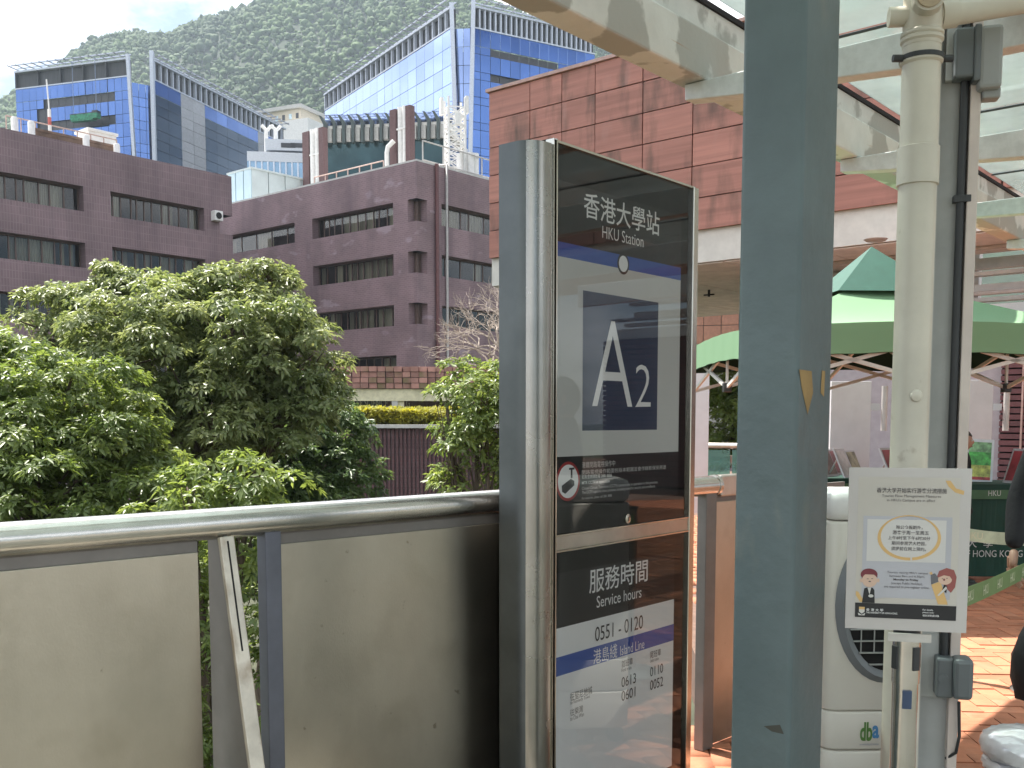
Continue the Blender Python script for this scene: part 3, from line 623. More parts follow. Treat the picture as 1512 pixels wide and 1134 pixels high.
# ---- white annexe between the towers, and the pale block of flats on the slope
pa = at_y(420, 230, 118); FA = Frame(pa, R(8))
an = thing('annexe_block', 'low white annexe with a blue glass strip between the glass towers', 'building', (pa.x, pa.y, 0), R(8))
ul, zt = FA.uz(378, 204); ur, _ = FA.uz(450, 204); zb1 = FA.uz(420, 222)[1]; zb2 = FA.uz(420, 240)[1]
m = MB(); m.box(ul + 1, ur, 0, 8, zb1, zt); m.box(ul - 1, ur, -.3, 8, zb2, zb1 - .3); m.build('wall', mat('annexe_grey', (.44, .47, .52), .6, var=.08), an)
m = MB(); m.box(ul - 1, ur, -.2, 8, 2, zb2); m.build('glass_strip', mat('strip_glass', (.15, .25, .36), .1, .5, var=.15, scale=.7), an)
for k in range(9):
    m = MB(); xx = ul - .8 + (ur - ul + .6) * k / 9; m.box(xx, xx + .15, -.35, -.2, 2, zb2); m.build('mullion', M_fin, an)
for k in range(2): u, z = FA.uz(427 + k * 14, 218, -.02); m = MB(); m.box(u - .9, u + .7, -.05, .3, z, z + .5); m.build('window', M_spand, an)
for k, px in enumerate((393, 407)):
    u, z = FA.uz(px, 200, 1); m = MB(); m.tube([(u, 1, z - 3), (u, 1, z + .6), (u - .5, 1, z + 1.1)], .22, 8); m.tube([(u, 1, z + .4), (u + .6, 1, z + 1.1)], .18, 8); m.build('vent_cowl', M_white, an)
pf = at_y(415, 180, 290); FF = Frame(pf, R(-25))
ff = thing('flat_block', 'small cream apartment block on the hillside above the left tower', 'building', (pf.x, pf.y, 0), R(-25))
zt = FF.uz(415, 164)[1]; ur = FF.uz(444, 165)[0]; ul = FF.uz(384, 165)[0]
M_cream = mat('cream_wall', (.56, .50, .40), .8, var=.1); m = MB(); m.box(ul, ur, 0, 14, 10, zt); m.build('wall', M_cream, ff)
m = MB(); m.box(ul - .6, ur + .6, -.8, 15, zt, zt + 1.0); m.build('roof', M_conc, ff)
for r in range(3):
    for k in range(6):
        xx = ul + (ur - ul) * (k + .3) / 6; m = MB(); m.box(xx, xx + .9, -.08, .05, zt - 2.6 - r * 3.2, zt - 1.2 - r * 3.2); m.build('window', M_spand if (k + r) % 2 else M_paleglass, ff)
m = MB(); m.box(ur - 4, ur + 4.6, -3, 9, 5, FF.uz(430, 183)[1]); m.build('wing', M_white, ff)
HAZE = 0.00019
# ================================================================== MIDDLE GROUND
# ---- covered walkway with pink block parapet (beyond the trees)
YW = 44.0
pw = at_y(470, 560, YW); FW = Frame(pw, R(4))
wk = thing('walkway_roof', 'pink block parapet over a covered walkway below the brick building', 'walkway', (pw.x, pw.y, 0), R(4))
zt = FW.uz(600, 541)[1]; zb = FW.uz(600, 574)[1]; xw0, xw1 = FW.uz(395, 560)[0], FW.uz(790, 560)[0]
M_blk = mat('pink_block', (.33, .175, .145), .85, var=.22, scale=1.2, rand=.22, bump=.3); add_layer(M_blk, (.16, .13, .06), .8, .52, .66, (1, 1, .5), .8)
m = MB(); m.box(xw0, xw1, .1, .5, zb, zt - .03); m.build('backing', M_brick, wk)
bk = MB(); bk.box(.012, .343, -.12, .1, .012, .238); bke = bk.mesh('block', M_blk); nrow = 4; hrow = (zt - zb) / nrow
ncol = int((xw1 - xw0) / .36)
for r in range(nrow):
    for k in range(ncol):
        o = obj('block', bke, wk, (xw0 + k * .36, random.uniform(-.06, .05), zb + r * hrow)); o.scale = (1, 1, hrow / .25)
        o.rotation_euler = (0, random.uniform(-.012, .012), random.uniform(-.10, .10))
M_lint = mat('cream_lintel', (.62, .58, .40), .7, var=.12); zl = FW.uz(600, 592)[1]
m = MB(); m.box(xw0, xw1, .0, .35, zl, zb - .01); m.build('lintel', M_lint, wk)
m = MB(); m.box(xw0, xw1, .36, 4.2, zb - .2, zb + .3); m.build('soffit', M_conc, wk)
for px in (583, 592): u = FW.uz(px, 600)[0]; m = MB(); m.box(u - .13, u + .13, .02 if px < 590 else .1, .30, -7, zl); m.build('column', M_conc if px < 590 else M_lint, wk)
u0_, z0_ = FW.uz(480, 604, 4.3); 
m = MB(); m.box(xw0, xw1, 4.25, 4.6, -7, zb); m.build('back_wall', M_brickv, wk)
zs0, zs1 = FW.uz(560, 602, 4.1)[1], FW.uz(560, 588, 4.1)[1]; ua, ub = FW.uz(484, 600, 4.1)[0], FW.uz(566, 600, 4.1)[0]
m = MB(); m.box(ua, ub, 4.14, 4.2, zs0 - .25, zs1 + .1); m.build('name_board', mat('slate_board', (.10, .11, .15), .5), wk)
text('HSIUNG LEE SCIENCE', M_white, wk, ua + .1, ub + .2, zs0, zs1, 4.12)
text('G', M_white, wk, FW.uz(600, 595, 4.1)[0], FW.uz(605, 595, 4.1)[0], zs0, zs1, 4.12)
M_tealstrip = mat('teal_strip', (.35, .55, .50), .5); m = MB(); m.box(ua, ub, 4.13, 4.19, zs0 - .5, zs0 - .32); m.build('sign_strip', M_tealstrip, wk)
# ---- ribbed brick planter wall with hedge
YP = 36.0
pp = at_y(515, 700, YP); FP = Frame(pp, R(-3))
pl_ = thing('planter_wall', 'dark ribbed brick planter wall below the yellow green hedge', 'wall', (pp.x, pp.y, 0), R(-3))
zt = FP.uz(600, 627)[1]; x0_, x1_ = FP.uz(508, 700)[0], FP.uz(800, 700)[0]
m = MB(); m.box(x0_, x1_, 0, .4, -7, zt - .12); m.box(x0_, x0_ + .3, .4, 3.0, -7, zt - .12); m.build('brick_face', M_brickv, pl_)
M_rib = brick_mat('rib_brick', (.14, .062, .068), (.10, .045, .052), (.13, .085, .085), .3, .12, .014, .5)
nr_ = int((x1_ - x0_) / .145); rb_ = MB(); rb_.box(0, .075, -.09, 0, -7, zt - .13); rbe = rb_.mesh('rib', M_rib)
for k in range(nr_): obj('rib', rbe, pl_, (x0_ + k * .145, 0, 0))
m = MB(); m.box(x0_ - .1, x1_, -.25, .55, zt - .12, zt); m.build('coping', M_conc, pl_)
m = MB(); m.box(x0_, x1_, .55, 7.0, -7, zt - .1); m.build('soil_bed', M_ground, pl_)

# ---- foliage
def leaf_cloud(C, O, n_leaf, L, W, droop, seed, tone_c=None):
    """rosettes: C centres (n,3), O outward axes (n,3); returns V, F, tone"""
    rs = np.random.RandomState(seed); n = len(C); O = O / np.linalg.norm(O, axis=1, keepdims=True)
    ref = np.where(np.abs(O[:, 2:3]) < .9, np.array([[0, 0, 1.]]), np.array([[1., 0, 0]])); A = np.cross(O, ref); A /= np.linalg.norm(A, axis=1, keepdims=True); B = np.cross(O, A)
    th = rs.rand(n, n_leaf) * 2 * np.pi; el = rs.uniform(-.15, .75, (n, n_leaf)); ln = L * rs.uniform(.65, 1.25, (n, n_leaf)); wd = W * rs.uniform(.7, 1.2, (n, n_leaf))
    D = (A[:, None] * np.cos(th)[..., None] + B[:, None] * np.sin(th)[..., None]) * np.cos(el)[..., None] + O[:, None] * np.sin(el)[..., None]
    S = np.cross(D, O[:, None]); S /= np.linalg.norm(S, axis=2, keepdims=True) + 1e-6; N = np.cross(S, D)
    base = C[:, None] + D * (ln * .12)[..., None]
    mid = base + D * (ln * .5)[..., None]; dz = np.array([0, 0, -1.]) * (ln * droop)[..., None]
    l = mid + S * wd[..., None] + N * (wd * .25)[..., None] + dz * .3; r = mid - S * wd[..., None] + N * (wd * .25)[..., None] + dz * .3; tip = base + D * ln[..., None] + dz
    V = np.stack([base, l, tip, r], 2).reshape(-1, 3); k = np.arange(n * n_leaf) * 4
    F = np.concatenate([np.stack([k, k + 1, k + 2], 1), np.stack([k, k + 2, k + 3], 1)])
    t = rs.rand(n, n_leaf) * .45 + (.3 if tone_c is None else tone_c[:, None] * .55)
    return V, F, np.repeat(np.clip(t, 0, 1).reshape(-1), 4)
def lobes_points(lobes, dens, seed, inner=.22):
    """umbrella-shaped clumps spread over each lobe's skin; dens = leaf rosettes per clump"""
    rs = np.random.RandomState(seed); C = []; O = []; T = []
    for c, r in lobes:
        c = np.array(c); n = max(5, int(30 * r * r + 6 * r)); d = rs.normal(0, 1, (n, 3)); d[:, 2] = d[:, 2] * .9 + .15; d /= np.linalg.norm(d, axis=1, keepdims=True)
        cc = c + d * r * rs.uniform(.62, 1.06, (n, 1)) * np.array([1, 1, .88]); cr = rs.uniform(.17, .36, n) * (.75 + .25 * min(r, 1.4)); ct = rs.rand(n)
        for k in range(n):
            m = int(dens * (cr[k] / .28) ** 2); e = rs.normal(0, 1, (m, 3)); e[:, 2] = np.abs(e[:, 2]) * .9 - .22; e += d[k] * .35; e /= np.linalg.norm(e, axis=1, keepdims=True)
            C.append(cc[k] + e * cr[k] * rs.uniform(.7, 1.08, (m, 1)) * np.array([1.15, 1.15, .8])); O.append(e * .7 + np.array([0, 0, .55]) + rs.normal(0, .25, (m, 3))); T.append(np.clip(ct[k] * .7 + rs.rand(m) * .3, 0, 1))
    return np.concatenate(C), np.concatenate(O), np.concatenate(T)
M_bark = mat('bark', (.10, .075, .055), .9, var=.35, scale=5, stretch=(3, 3, .5), bump=.5)
M_leafA = leaf_mat('leaf_bright', (.080, .135, .032), (.255, .315, .10), .48, .38)
M_leafB = leaf_mat('leaf_olive', (.090, .140, .040), (.30, .335, .15), .46, .38)
M_leafC = leaf_mat('leaf_dark', (.050, .105, .034), (.16, .225, .075), .42, .42)
def tree(name, label, base, lobes, m, dens, L, W, n_leaf, seed, droop=.35, trunk_r=.25, group=None, extra=()):
    base = Vector(base); t = thing(name, label, 'tree', base, 0, group); rnd = random.Random(seed)
    cc = Vector((sum(l[0][0] for l in lobes), sum(l[0][1] for l in lobes), sum(l[0][2] for l in lobes))) / len(lobes)
    fork = base.lerp(cc, .55); fork.x = base.x * .6 + cc.x * .4; fork.y = base.y * .6 + cc.y * .4
    mb = MB(); mid = base.lerp(fork, .5) + Vector((rnd.uniform(-.2, .2), rnd.uniform(-.2, .2), 0))
    mb.tube([Vector((0, 0, -.3)), mid - base, fork - base], [trunk_r * 1.25, trunk_r, trunk_r * .8], 10); mb.build('trunk', M_bark, t, smooth=True)
    for c, r in lobes:
        c = Vector(c); rr = r if not hasattr(r, '__len__') else r[0]; mb = MB(); k = fork.lerp(c, .5) + Vector((rnd.uniform(-.4, .4), rnd.uniform(-.4, .4), rnd.uniform(-.3, .2)))
        mb.tube([fork - base, k - base, c - base], [trunk_r * .6, trunk_r * .38, trunk_r * .2], 7)
        for q in range(7):
            d = Vector((rnd.gauss(0, 1), rnd.gauss(0, 1), rnd.gauss(.3, .8))).normalized(); s0 = k.lerp(c, rnd.random()); s1 = c + d * rr * .8; sm = s0.lerp(s1, .5) + Vector((0, 0, rnd.uniform(-.2, .3)))
            mb.tube([s0 - base, sm - base, s1 - base], [trunk_r * .17, trunk_r * .1, trunk_r * .04], 5)
        mb.build('limb', M_bark, t, smooth=True)
    C, O, T = lobes_points(lobes, dens, seed); V, F, tn = leaf_cloud(C, O, n_leaf, L, W, droop, seed + 1, T)
    obj('crown', np_mesh('crown', V - np.array(base)[None], F, m, tn), t); return t
def lob(px, py, Y, r): p = at_y(px, py, Y); return ((p.x, p.y, p.z), r)
ZG = -7.0
tA = [lob(190, 478, 21, 1.15), lob(275, 474, 20.5, 1.05), lob(345, 474, 20, 1.1), lob(395, 455, 20.5, .9), lob(75, 480, 21, .85), lob(90, 560, 20.5, 1.1), lob(450, 560, 20, .8), lob(300, 520, 19.5, 1.6), lob(205, 545, 19.5, 1.5), lob(395, 530, 19.5, 1.3), lob(420, 610, 19.5, 1.05), lob(340, 610, 19, 1.2), lob(150, 445, 21, .6), lob(400, 412, 20.5, .42), lob(165, 428, 21, .5), lob(270, 650, 19.5, 1.2)]
b0 = at_y(285, 800, 20.5)
tree('broadleaf_tree', 'tall olive green broadleaf tree in front of both brick buildings', (b0.x, b0.y, ZG), tA, M_leafB, 23, .135, .028, 7, 11, trunk_r=.32, group='leafy trees beyond the guard rail')
tB = [lob(30, 590, 16, 1.0), lob(-90, 590, 16, 1.3), lob(95, 620, 15.5, 1.15), lob(150, 690, 15.5, 1.05), lob(20, 680, 15, 1.3), lob(-120, 690, 15, 1.3), lob(75, 745, 14.5, 1.0), lob(170, 640, 16, .8), lob(-60, 520, 17, .75), lob(190, 780, 15, .9), lob(60, 830, 14.5, 1.2)]
b0 = at_y(20, 800, 16.5)
tree('broadleaf_tree', 'bright yellow green broadleaf tree filling the left edge above the rail', (b0.x, b0.y, ZG), tB, M_leafA, 24, .125, .025, 7, 21, trunk_r=.28, group='leafy trees beyond the guard rail')
tC = [lob(470, 640, 25, 1.25), lob(440, 700, 24, 1.4), lob(505, 700, 24.5, .95), lob(400, 690, 23.5, 1.4), lob(300, 730, 24, 1.6), lob(210, 740, 24, 1.6), lob(460, 770, 24, 1.3), lob(360, 790, 24, 1.6), lob(455, 585, 25.5, .85)]
b0 = at_y(400, 800, 25)
tree('broadleaf_tree', 'dark green shaded tree beside the ribbed planter wall', (b0.x, b0.y, ZG), tC, M_leafC, 19, .155, .031, 7, 31, trunk_r=.26, group='leafy trees beyond the guard rail')
tE = [lob(330, 715, 13, .42), lob(375, 725, 13, .48), lob(280, 735, 13, .38), lob(350, 770, 13.2, .6), lob(345, 880, 13.5, .8), lob(335, 1000, 13.5, .9), lob(360, 1130, 13.5, 1.0), lob(240, 820, 13.5, .7)]
b0 = at_y(345, 1100, 13.6)
tree('young_tree', 'low sunlit sapling just behind the guard rail gap', (b0.x, b0.y, ZG), tE, M_leafA, 18, .13, .026, 7, 41, trunk_r=.12, group='leafy trees beyond the guard rail')
tD = [lob(705, 585, 17, .62), lob(745, 600, 17, .7), lob(675, 640, 17, .42), lob(720, 650, 16.8, .55), lob(790, 640, 17, .9), lob(660, 600, 17.2, .32), lob(655, 708, 17, .26), lob(740, 700, 17, .42)]
b0 = at_y(770, 800, 17.2)
tree('broadleaf_tree', 'sunlit small broadleaf tree left of the station sign', (b0.x, b0.y, ZG), tD, M_leafA, 22, .12, .024, 7, 51, trunk_r=.13, group='leafy trees beyond the guard rail')
# hedge
u0_, u1_ = x0_ - .3, FP.uz(740, 600)[0]; zh0, zh1 = zt - .05, FP.uz(600, 603)[1]
rs = np.random.RandomState(5); n = 5200
hx = rs.uniform(u0_, u1_, n); hy = rs.uniform(.7, 2.6, n); hz = zh0 + (zh1 - zh0) * (rs.rand(n) ** .6) * (.82 + .25 * vnoise(hx * 1.3, hy * 1.5, 4))
C = np.stack([hx, hy, hz], 1); O = np.stack([rs.normal(0, .4, n), rs.normal(-.3, .4, n), np.ones(n)], 1)
V, F, tn = leaf_cloud(C, O, 8, .17, .03, .1, 6)
M_leafH = leaf_mat('leaf_hedge', (.22, .24, .03), (.44, .42, .08), .45, .6)
hg = thing('hedge', 'clipped yellow green hedge on top of the ribbed planter wall', 'hedge', (pp.x, pp.y, 0), R(-3)); obj('foliage', np_mesh('foliage', V, F, M_leafH, tn), hg)
m = MB()
for k in range(40): xx = u0_ + (u1_ - u0_) * (k + .5) / 40; m.tube([(xx, 1.6, zh0 - .2), (xx + random.uniform(-.2, .2), 1.6, zh1 - .1)], .02, 5)
m.build('stem', M_bark, hg)
# bare branched tree in front of the brick building
M_twig = mat('pale_bark', (.36, .30, .25), .9, var=.25, scale=8)
b0 = at_y(760, 560, 52); bt_ = thing('bare_tree', 'leafless pale branched tree in front of the brick building', 'tree', (b0.x, b0.y, ZG), 0)
rnd = random.Random(77); tw = MB(); segs = []
def grow(p, d, L, r, lev):
    q = p + d * L; mid = p.lerp(q, .5) + Vector((rnd.gauss(0, .07), rnd.gauss(0, .07), rnd.gauss(0, .05))) * L
    tw.tube([p, mid, q], [r, r * .85, r * .7], 5 if lev > 2 else 6, cap=False)
    if lev >= 7: return
    for k in range(2 if lev < 4 else rnd.choice((2, 2, 3))):
        nd = (d + Vector((rnd.gauss(0, .55), rnd.gauss(0, .55), rnd.gauss(.02, .36)))).normalized(); grow(q if k else p.lerp(q, .9), nd, L * rnd.uniform(.70, .90), r * .68, lev + 1)
top = at_y(755, 540, 52).z
tk = MB(); tk.tube([(0, 0, -.2), (.1, 0, (top - ZG) * .6), (0, 0, top - ZG)], [.3, .24, .2], 8); tk.build('trunk', M_twig, bt_, smooth=True)
for d in ((-.9, 0, .45), (-.6, .3, .8), (.1, -.2, 1), (.7, .2, .7), (-.95, -.2, .15), (-.7, -.1, .55), (-.4, -.2, .9)): grow(Vector((0, 0, top - ZG - .3)), Vector(d).normalized(), 1.35, .085, 1)
tw.build('branches', M_twig, bt_)

# ================================================================== RED TILED BUILDING over the far side of the plaza
pr = at_y(722, 300, 24.0); FX = Frame(pr, RZB)
rbd = thing('tiled_building', 'red terracotta panelled building block oversailing the plaza', 'building', (pr.x, pr.y, 0), RZB)
M_terra = mat('terracotta', (.37, .165, .125), .62, var=.16, scale=.9, stretch=(.5, 1, 7), rand=.10, bump=.12); add_layer(M_terra, (.075, .055, .04), 1.6, .52, .72, (1.6, 1, .22), .85); add_layer(M_terra, (.40, .22, .18), 2.2, .6, .8, (1.5, 1, .3), .5)
zt = FX.uz(722, 137)[1]; zb = FX.uz(722, 382)[1]; nrw = 6; hr = (zt - zb) / nrw
xj = [0.0] + [FX.uz(px, 200)[0] for px in (782.5, 829.3, 878.3, 948.6, 1022.4)]
while xj[-1] < 34: xj.append(xj[-1] + (1.62 if len(xj) % 3 else 1.25))
m = MB(); m.box(-.02, 34, .07, 2.5, zb + .02, zt - .05); m.box(-.02, 8.0, 2.5, 9.2, zb + .02, zt - .05); m.build('core', M_dark, rbd)
pm = MB(); pm.box(.011, .989, 0, .06, .017, .983); pme = pm.mesh('panel', M_terra)
for i in range(len(xj) - 1):
    for r in range(nrw):
        o = obj('panel', pme, rbd, (xj[i], random.uniform(-.006, .006), zb + r * hr), (random.uniform(-.004, .004), 0, random.uniform(-.003, .003))); o.scale = (xj[i+1] - xj[i], 1, hr)
M_cap = mat('roof_cap', (.45, .30, .26), .6); m = MB(); m.box(-.05, 34, -.06, .5, zt + .0, zt + .07); m.build('cap_flashing', M_cap, rbd)
for r in range(nrw):     # the return on the left end
    for k in range(5): o = obj('panel', pme, rbd, (-.01, (k + 1) * 1.8 + .06, zb + r * hr), (0, 0, -math.pi / 2)); o.scale = (1.8, 1, hr)
M_fas = mat('fascia_white', (.60, .58, .53), .6, var=.06); zf = zb - .62
m = MB(); m.box(.0, 34, .10, 2.55, zf, zb + .015); m.box(0, 8.0, 2.55, 9.3, zf, zb + .015); m.build('fascia', M_fas, rbd)
M_soff = mat('soffit_panel', (.74, .68, .64), .6, rand=.05); sm = MB(); sm.box(.01, 1.0, .01, 1.0, 0, .02); sme = sm.mesh('soffit_panel', M_soff)
for i in range(17):
    for j in range(4 if i < 4 else 1): o = obj('soffit_panel', sme, rbd, (i * 2.0, .15 + j * 2.28, zf - .03)); o.scale = (1.985, 2.26, 1)
u, v = FX.uz(1047, 430)[0], 0
q = at_z(1047, 428, zf - .03); loc = Vector(((q - FX.P).dot(FX.X), (q - FX.P).dot(FX.Y), zf - .03))
m = MB(); m.tube([(0, 0, 0), (0, 0, -.16)], .03, 8); m.box(-.13, .13, -.03, .03, -.13, -.10); m.build('sprinkler', M_dark, rbd, loc)
q = at_z(1293, 353, zf - .03); loc = Vector(((q - FX.P).dot(FX.X), (q - FX.P).dot(FX.Y), zf - .035))
m = MB(); m.lathe([(.16, -.03), (.20, 0)], 20); m.build('downlight', M_greypipe, rbd, loc, smooth=True)
# pillars below it
for i, (px, Y, w_) in enumerate(((1150, 21.5, .3), (1720, 15.5, .35))):
    q = at_y(px, 620, Y); m = MB(); m.prism(rrect(-w_, w_, -w_, w_, .05), 0, zf - .04); o = m.build('pillar', mat('lilac_white', (.62, .62, .68), .6, var=.05), None, (q.x, q.y, 0), (0, 0, RZB))
    tag(o, ['pale pillar hidden behind the green post', 'pale pillar beyond the right edge'][i], 'pillar', 'pillars under the tiled building')
# pink terracotta wall farther back
q = at_y(1020, 470, 34); FT = Frame(q, R(-14))
tw_ = thing('tiled_wall', 'sunlit salmon tiled wall seen under the soffit beside the sign', 'wall', (q.x, q.y, 0), R(-14))
M_salm = mat('salmon_tile', (.52, .27, .19), .7, var=.1, rand=.1); tm = MB(); tm.box(.02, .98, 0, .05, .02, .98); tme = tm.mesh('tile', M_salm); m = MB(); m.box(-3, 3.9, .05, .4, 0, 7.6); m.build('backing', M_conc, tw_)
for i in range(12):
    for r in range(6): o = obj('tile', tme, tw_, (-3 + i * .57, 0, 4.0 + r * .6 + 0)); o.scale = (.57, 1, .6)
# far trees right of the sign
tF = [lob(1090, 560, 26, 1.0), lob(1090, 620, 25.5, 1.1), lob(1130, 590, 26, 1.2), lob(1070, 650, 25.5, .8)]
b0 = at_y(1110, 700, 26); tree('broadleaf_tree', 'green tree behind the glass balustrade left of the green post', (b0.x, b0.y, 0), tF, M_leafA, 13, .17, .036, 7, 61, trunk_r=.16)
tG = [lob(1228, 600, 24, .8), lob(1200, 640, 24, .8)]
b0 = at_y(1215, 700, 24); tree('broadleaf_tree', 'sliver of foliage right of the green post behind the boards', (b0.x, b0.y, 0), tG, M_leafA, 13, .17, .036, 7, 71, trunk_r=.14)
# glass balustrade
q0 = at_y(985, 660, 17.5); q1 = at_y(1180, 660, 16.5)
bl = thing('glass_balustrade', 'teal glass balustrade with steel top rail seen right of the sign', 'balustrade', (q0.x, q0.y, 0), math.atan2(q1.y - q0.y, q1.x - q0.x)); LB = (q1 - q0).length
M_tglass = glass_mat('teal_pane', (.55, .85, .80), .02, 1.0, opac=.35, ocol=(.30, .55, .52))
for k in range(2): m = MB(); m.box(LB * k / 2 + .02, LB * (k + 1) / 2 - .02, 0, .02, .1, 1.0); m.build('glass_pane', M_tglass, bl)
m = MB(); m.tube([(0, .01, 1.07), (LB, .01, 1.07)], .05, 10); m.build('top_rail', M_stain, bl, smooth=True)
m = MB(); m.box(0, LB, .05, .15, .78, .9); m.build('mid_rail', M_pinkpipe, bl)
# rear wall of the undercroft with horizontal slats, and white steelwork above
q0 = at_y(1325, 620, 19.0); FU = Frame(q0, RZB); xsl = FU.uz(1476, 620)[0]
bw = thing('slatted_wall', 'dark maroon horizontally slatted wall behind the display boards', 'wall', (q0.x, q0.y, 0), RZB)
M_slat = mat('maroon_slat', (.11, .042, .046), .6, var=.2, rand=.1); m = MB(); m.box(xsl, 16, .1, .4, 0, 3.3); m.build('backing', M_dark, bw)
sl = MB(); sl.box(xsl, 16, -.02, .1, 0, .085); sle = sl.mesh('slat', M_slat)
for k in range(29): obj('slat', sle, bw, (0, random.uniform(-.01, .01), .05 + k * .112))
for k in range(9): m = MB(); m.box(0, .03, -.06, -.02, 0, 3.3); m.build('cord', M_pinkpipe, bw, (xsl + .35 + k * 1.0, 0, 0))
rw = MB(); rw.box(-2.6, xsl - .02, .12, .4, 0, 3.3); rw.box(-2.6, xsl - .02, .06, .12, 0, .25); tag(rw.build('rear_wall', mat('rear_wall_paint', (.36, .34, .36), .7, var=.08), None, (q0.x, q0.y, 0), (0, 0, RZB)), 'pale painted rear wall behind the display boards', 'wall')
stl = thing('steel_gallery', 'white steel beams and pipes of an open gallery under the soffit', 'steelwork', (q0.x, q0.y, 0), RZB)
for k, (z, h_, y) in enumerate(((3.35, .22, .5), (3.66, .07, .8), (3.86, .16, 1.2), (4.16, .07, 1.0), (4.36, .2, 1.6), (4.72, .08, 1.4), (4.95, .18, 1.7), (5.3, .08, 1.2), (5.5, .2, 1.9))):
    m = MB(); m.box(-3, 16, y, y + .25, z, z + h_); m.build('beam', M_white, stl)
for k in range(7): m = MB(); m.box(-2 + k * 2.6, -1.8 + k * 2.6, 1.9, 2.1, 0, 6); m.build('post', M_white, stl)
for z in (3.75, 4.55, 5.3): m = MB(); m.tube([(-3, .3, z), (16, .3, z)], .04, 8); m.build('pipe', M_greypipe, stl, smooth=True)
for k in range(3): m = MB(); m.box(4.2 + k * 2.2, 4.8 + k * 2.2, .1, .4, 3.62, 3.9); m.build('cabinet', M_fas, stl)

# ================================================================== PLAZA FLOOR (red brick pavers laid in herringbone)
M_pav = mat('paver', (.44, .17, .09), .85, var=.14, scale=7, rand=.16, bump=.25); add_layer(M_pav, (.50, .26, .17), 3, .55, .75, (1, 1, 1), .6)
M_pavsheet = mat('paver_joint_sand', (.16, .10, .075), .95, var=.2, scale=20)
HRa = at_z(0, 771, 1.25); HRb = at_z(748, 722, 1.25); HD = Vector((HRb.x - HRa.x, HRb.y - HRa.y, 0)).normalized(); HNrm = Vector((HD.y, -HD.x, 0))   # guard rail line; normal points to the plaza
e0 = HRa - HD * 6 - HNrm * .25; e1 = HRa + HD * 22 - HNrm * .25
xe_ = Frame(HRa, math.atan2(HD.y, HD.x)).uz(1082, 700)[0]; E1 = HRa + HD * (xe_ + .3) - HNrm * .25; E2 = Vector((2.2, 18.0, 0))
fl = MB(); fl.prism([(E2.x, E2.y), (E1.x, E1.y), (e0.x, e0.y), (e0.x, -12), (36, -12), (36, 30), (5.5, 30)], -.35, -.016)
floor = struct(fl.build('plaza_floor', M_pavsheet)); 
YGR = 3.75
fang = R(-4); fc, fs = math.cos(fang), math.sin(fang); bwid = .115
def visible(p):
    d = Vector(p) - Vector((0, 0, EYE)); yc = d.y * CP - d.z * SP; zc = d.y * SP + d.z * CP
    if yc <= .1: return False
    px = CXP + FPX * d.x / yc; py = CYP - FPX * zc / yc; return 1400 < px < 1522 and 850 < py < 1150
pv = MB(); pv.box(.003, 2*bwid - .003, .003, bwid - .003, -.04, 0); pve = pv.mesh('paver', M_pav)
rest_v = []; rest_f = []; npv = 0
cube_f = np.array([(4,5,6,7),(0,1,5,4),(1,2,6,5),(2,3,7,6),(3,0,4,7)])
for i in range(-25, 125):
    for j in range(-25, 140):
        t = (i - j) % 4
        if t not in (0, 2): continue
        x, y = i * bwid, j * bwid; rot = 0
        if t == 2: x, y, rot = (i + 1) * bwid, (j - 1) * bwid, math.pi / 2
        wx, wy = x * fc - y * fs, x * fs + y * fc + 0
        if wy < YGR or ((Vector((wx, wy, 0)) - HRa).dot(HNrm) < -.1 and (wy < E1.y or wx < E1.x + (E2.x - E1.x) * (wy - E1.y) / (E2.y - E1.y) + .2)): continue
        cxm, cym = (bwid, bwid / 2) if t == 0 else (-bwid / 2, bwid)
        ctr = (wx + cxm * fc - cym * fs, wy + cxm * fs + cym * fc, 0)
        if npv < 300 and visible(ctr):
            o = obj('paver', pve, floor, (wx, wy, random.uniform(-.004, .002)), (random.uniform(-.006, .006), random.uniform(-.006, .006), fang + rot)); npv += 1
        else:
            a = fang + rot; ca, sa = math.cos(a), math.sin(a); zz = random.uniform(-.004, .002); o = len(rest_v)
            for px_, py_, pz_ in pv.v: rest_v.append((wx + px_ * ca - py_ * sa, wy + px_ * sa + py_ * ca, pz_ + zz))
            rest_f.append(o)
F = (cube_f[None] + np.array(rest_f)[:, None, None]).reshape(-1, 4)
M_pav2 = mat('paver_field', (.44, .17, .09), .85, var=.25, scale=5, bump=.2)
# pale slabs added out of view to make the rail panels reflect less red
M_apron = mat('added_apron', (.25, .225, .18), .6, var=.12, scale=14, rand=.07)
gm = MB(); gm.box(.004, .596, .004, .596, -.04, 0); gme = gm.mesh('added_slab', M_apron); gv = []; gf = []
for i in range(-10, 40):
    for j in range(0, 24):
        x_, y_ = i * .6, YGR - .6 - j * .6
        if (Vector((x_, y_, 0)) - HRa).dot(HNrm) < -.05: continue
        o = len(gv); gv += [(x_ + p[0], y_ + p[1], p[2] - random.random() * .003) for p in gm.v]; gf.append(o)
gr_ = obj('added_slabs', np_mesh('added_slabs', np.array(gv), (cube_f[None] + np.array(gf)[:, None, None]).reshape(-1, 4), M_apron), floor); struct(gr_, 'stuff')
pr_ = obj('pavers', np_mesh('pavers', np.array(rest_v), F, M_pav2), floor); struct(pr_, 'stuff')

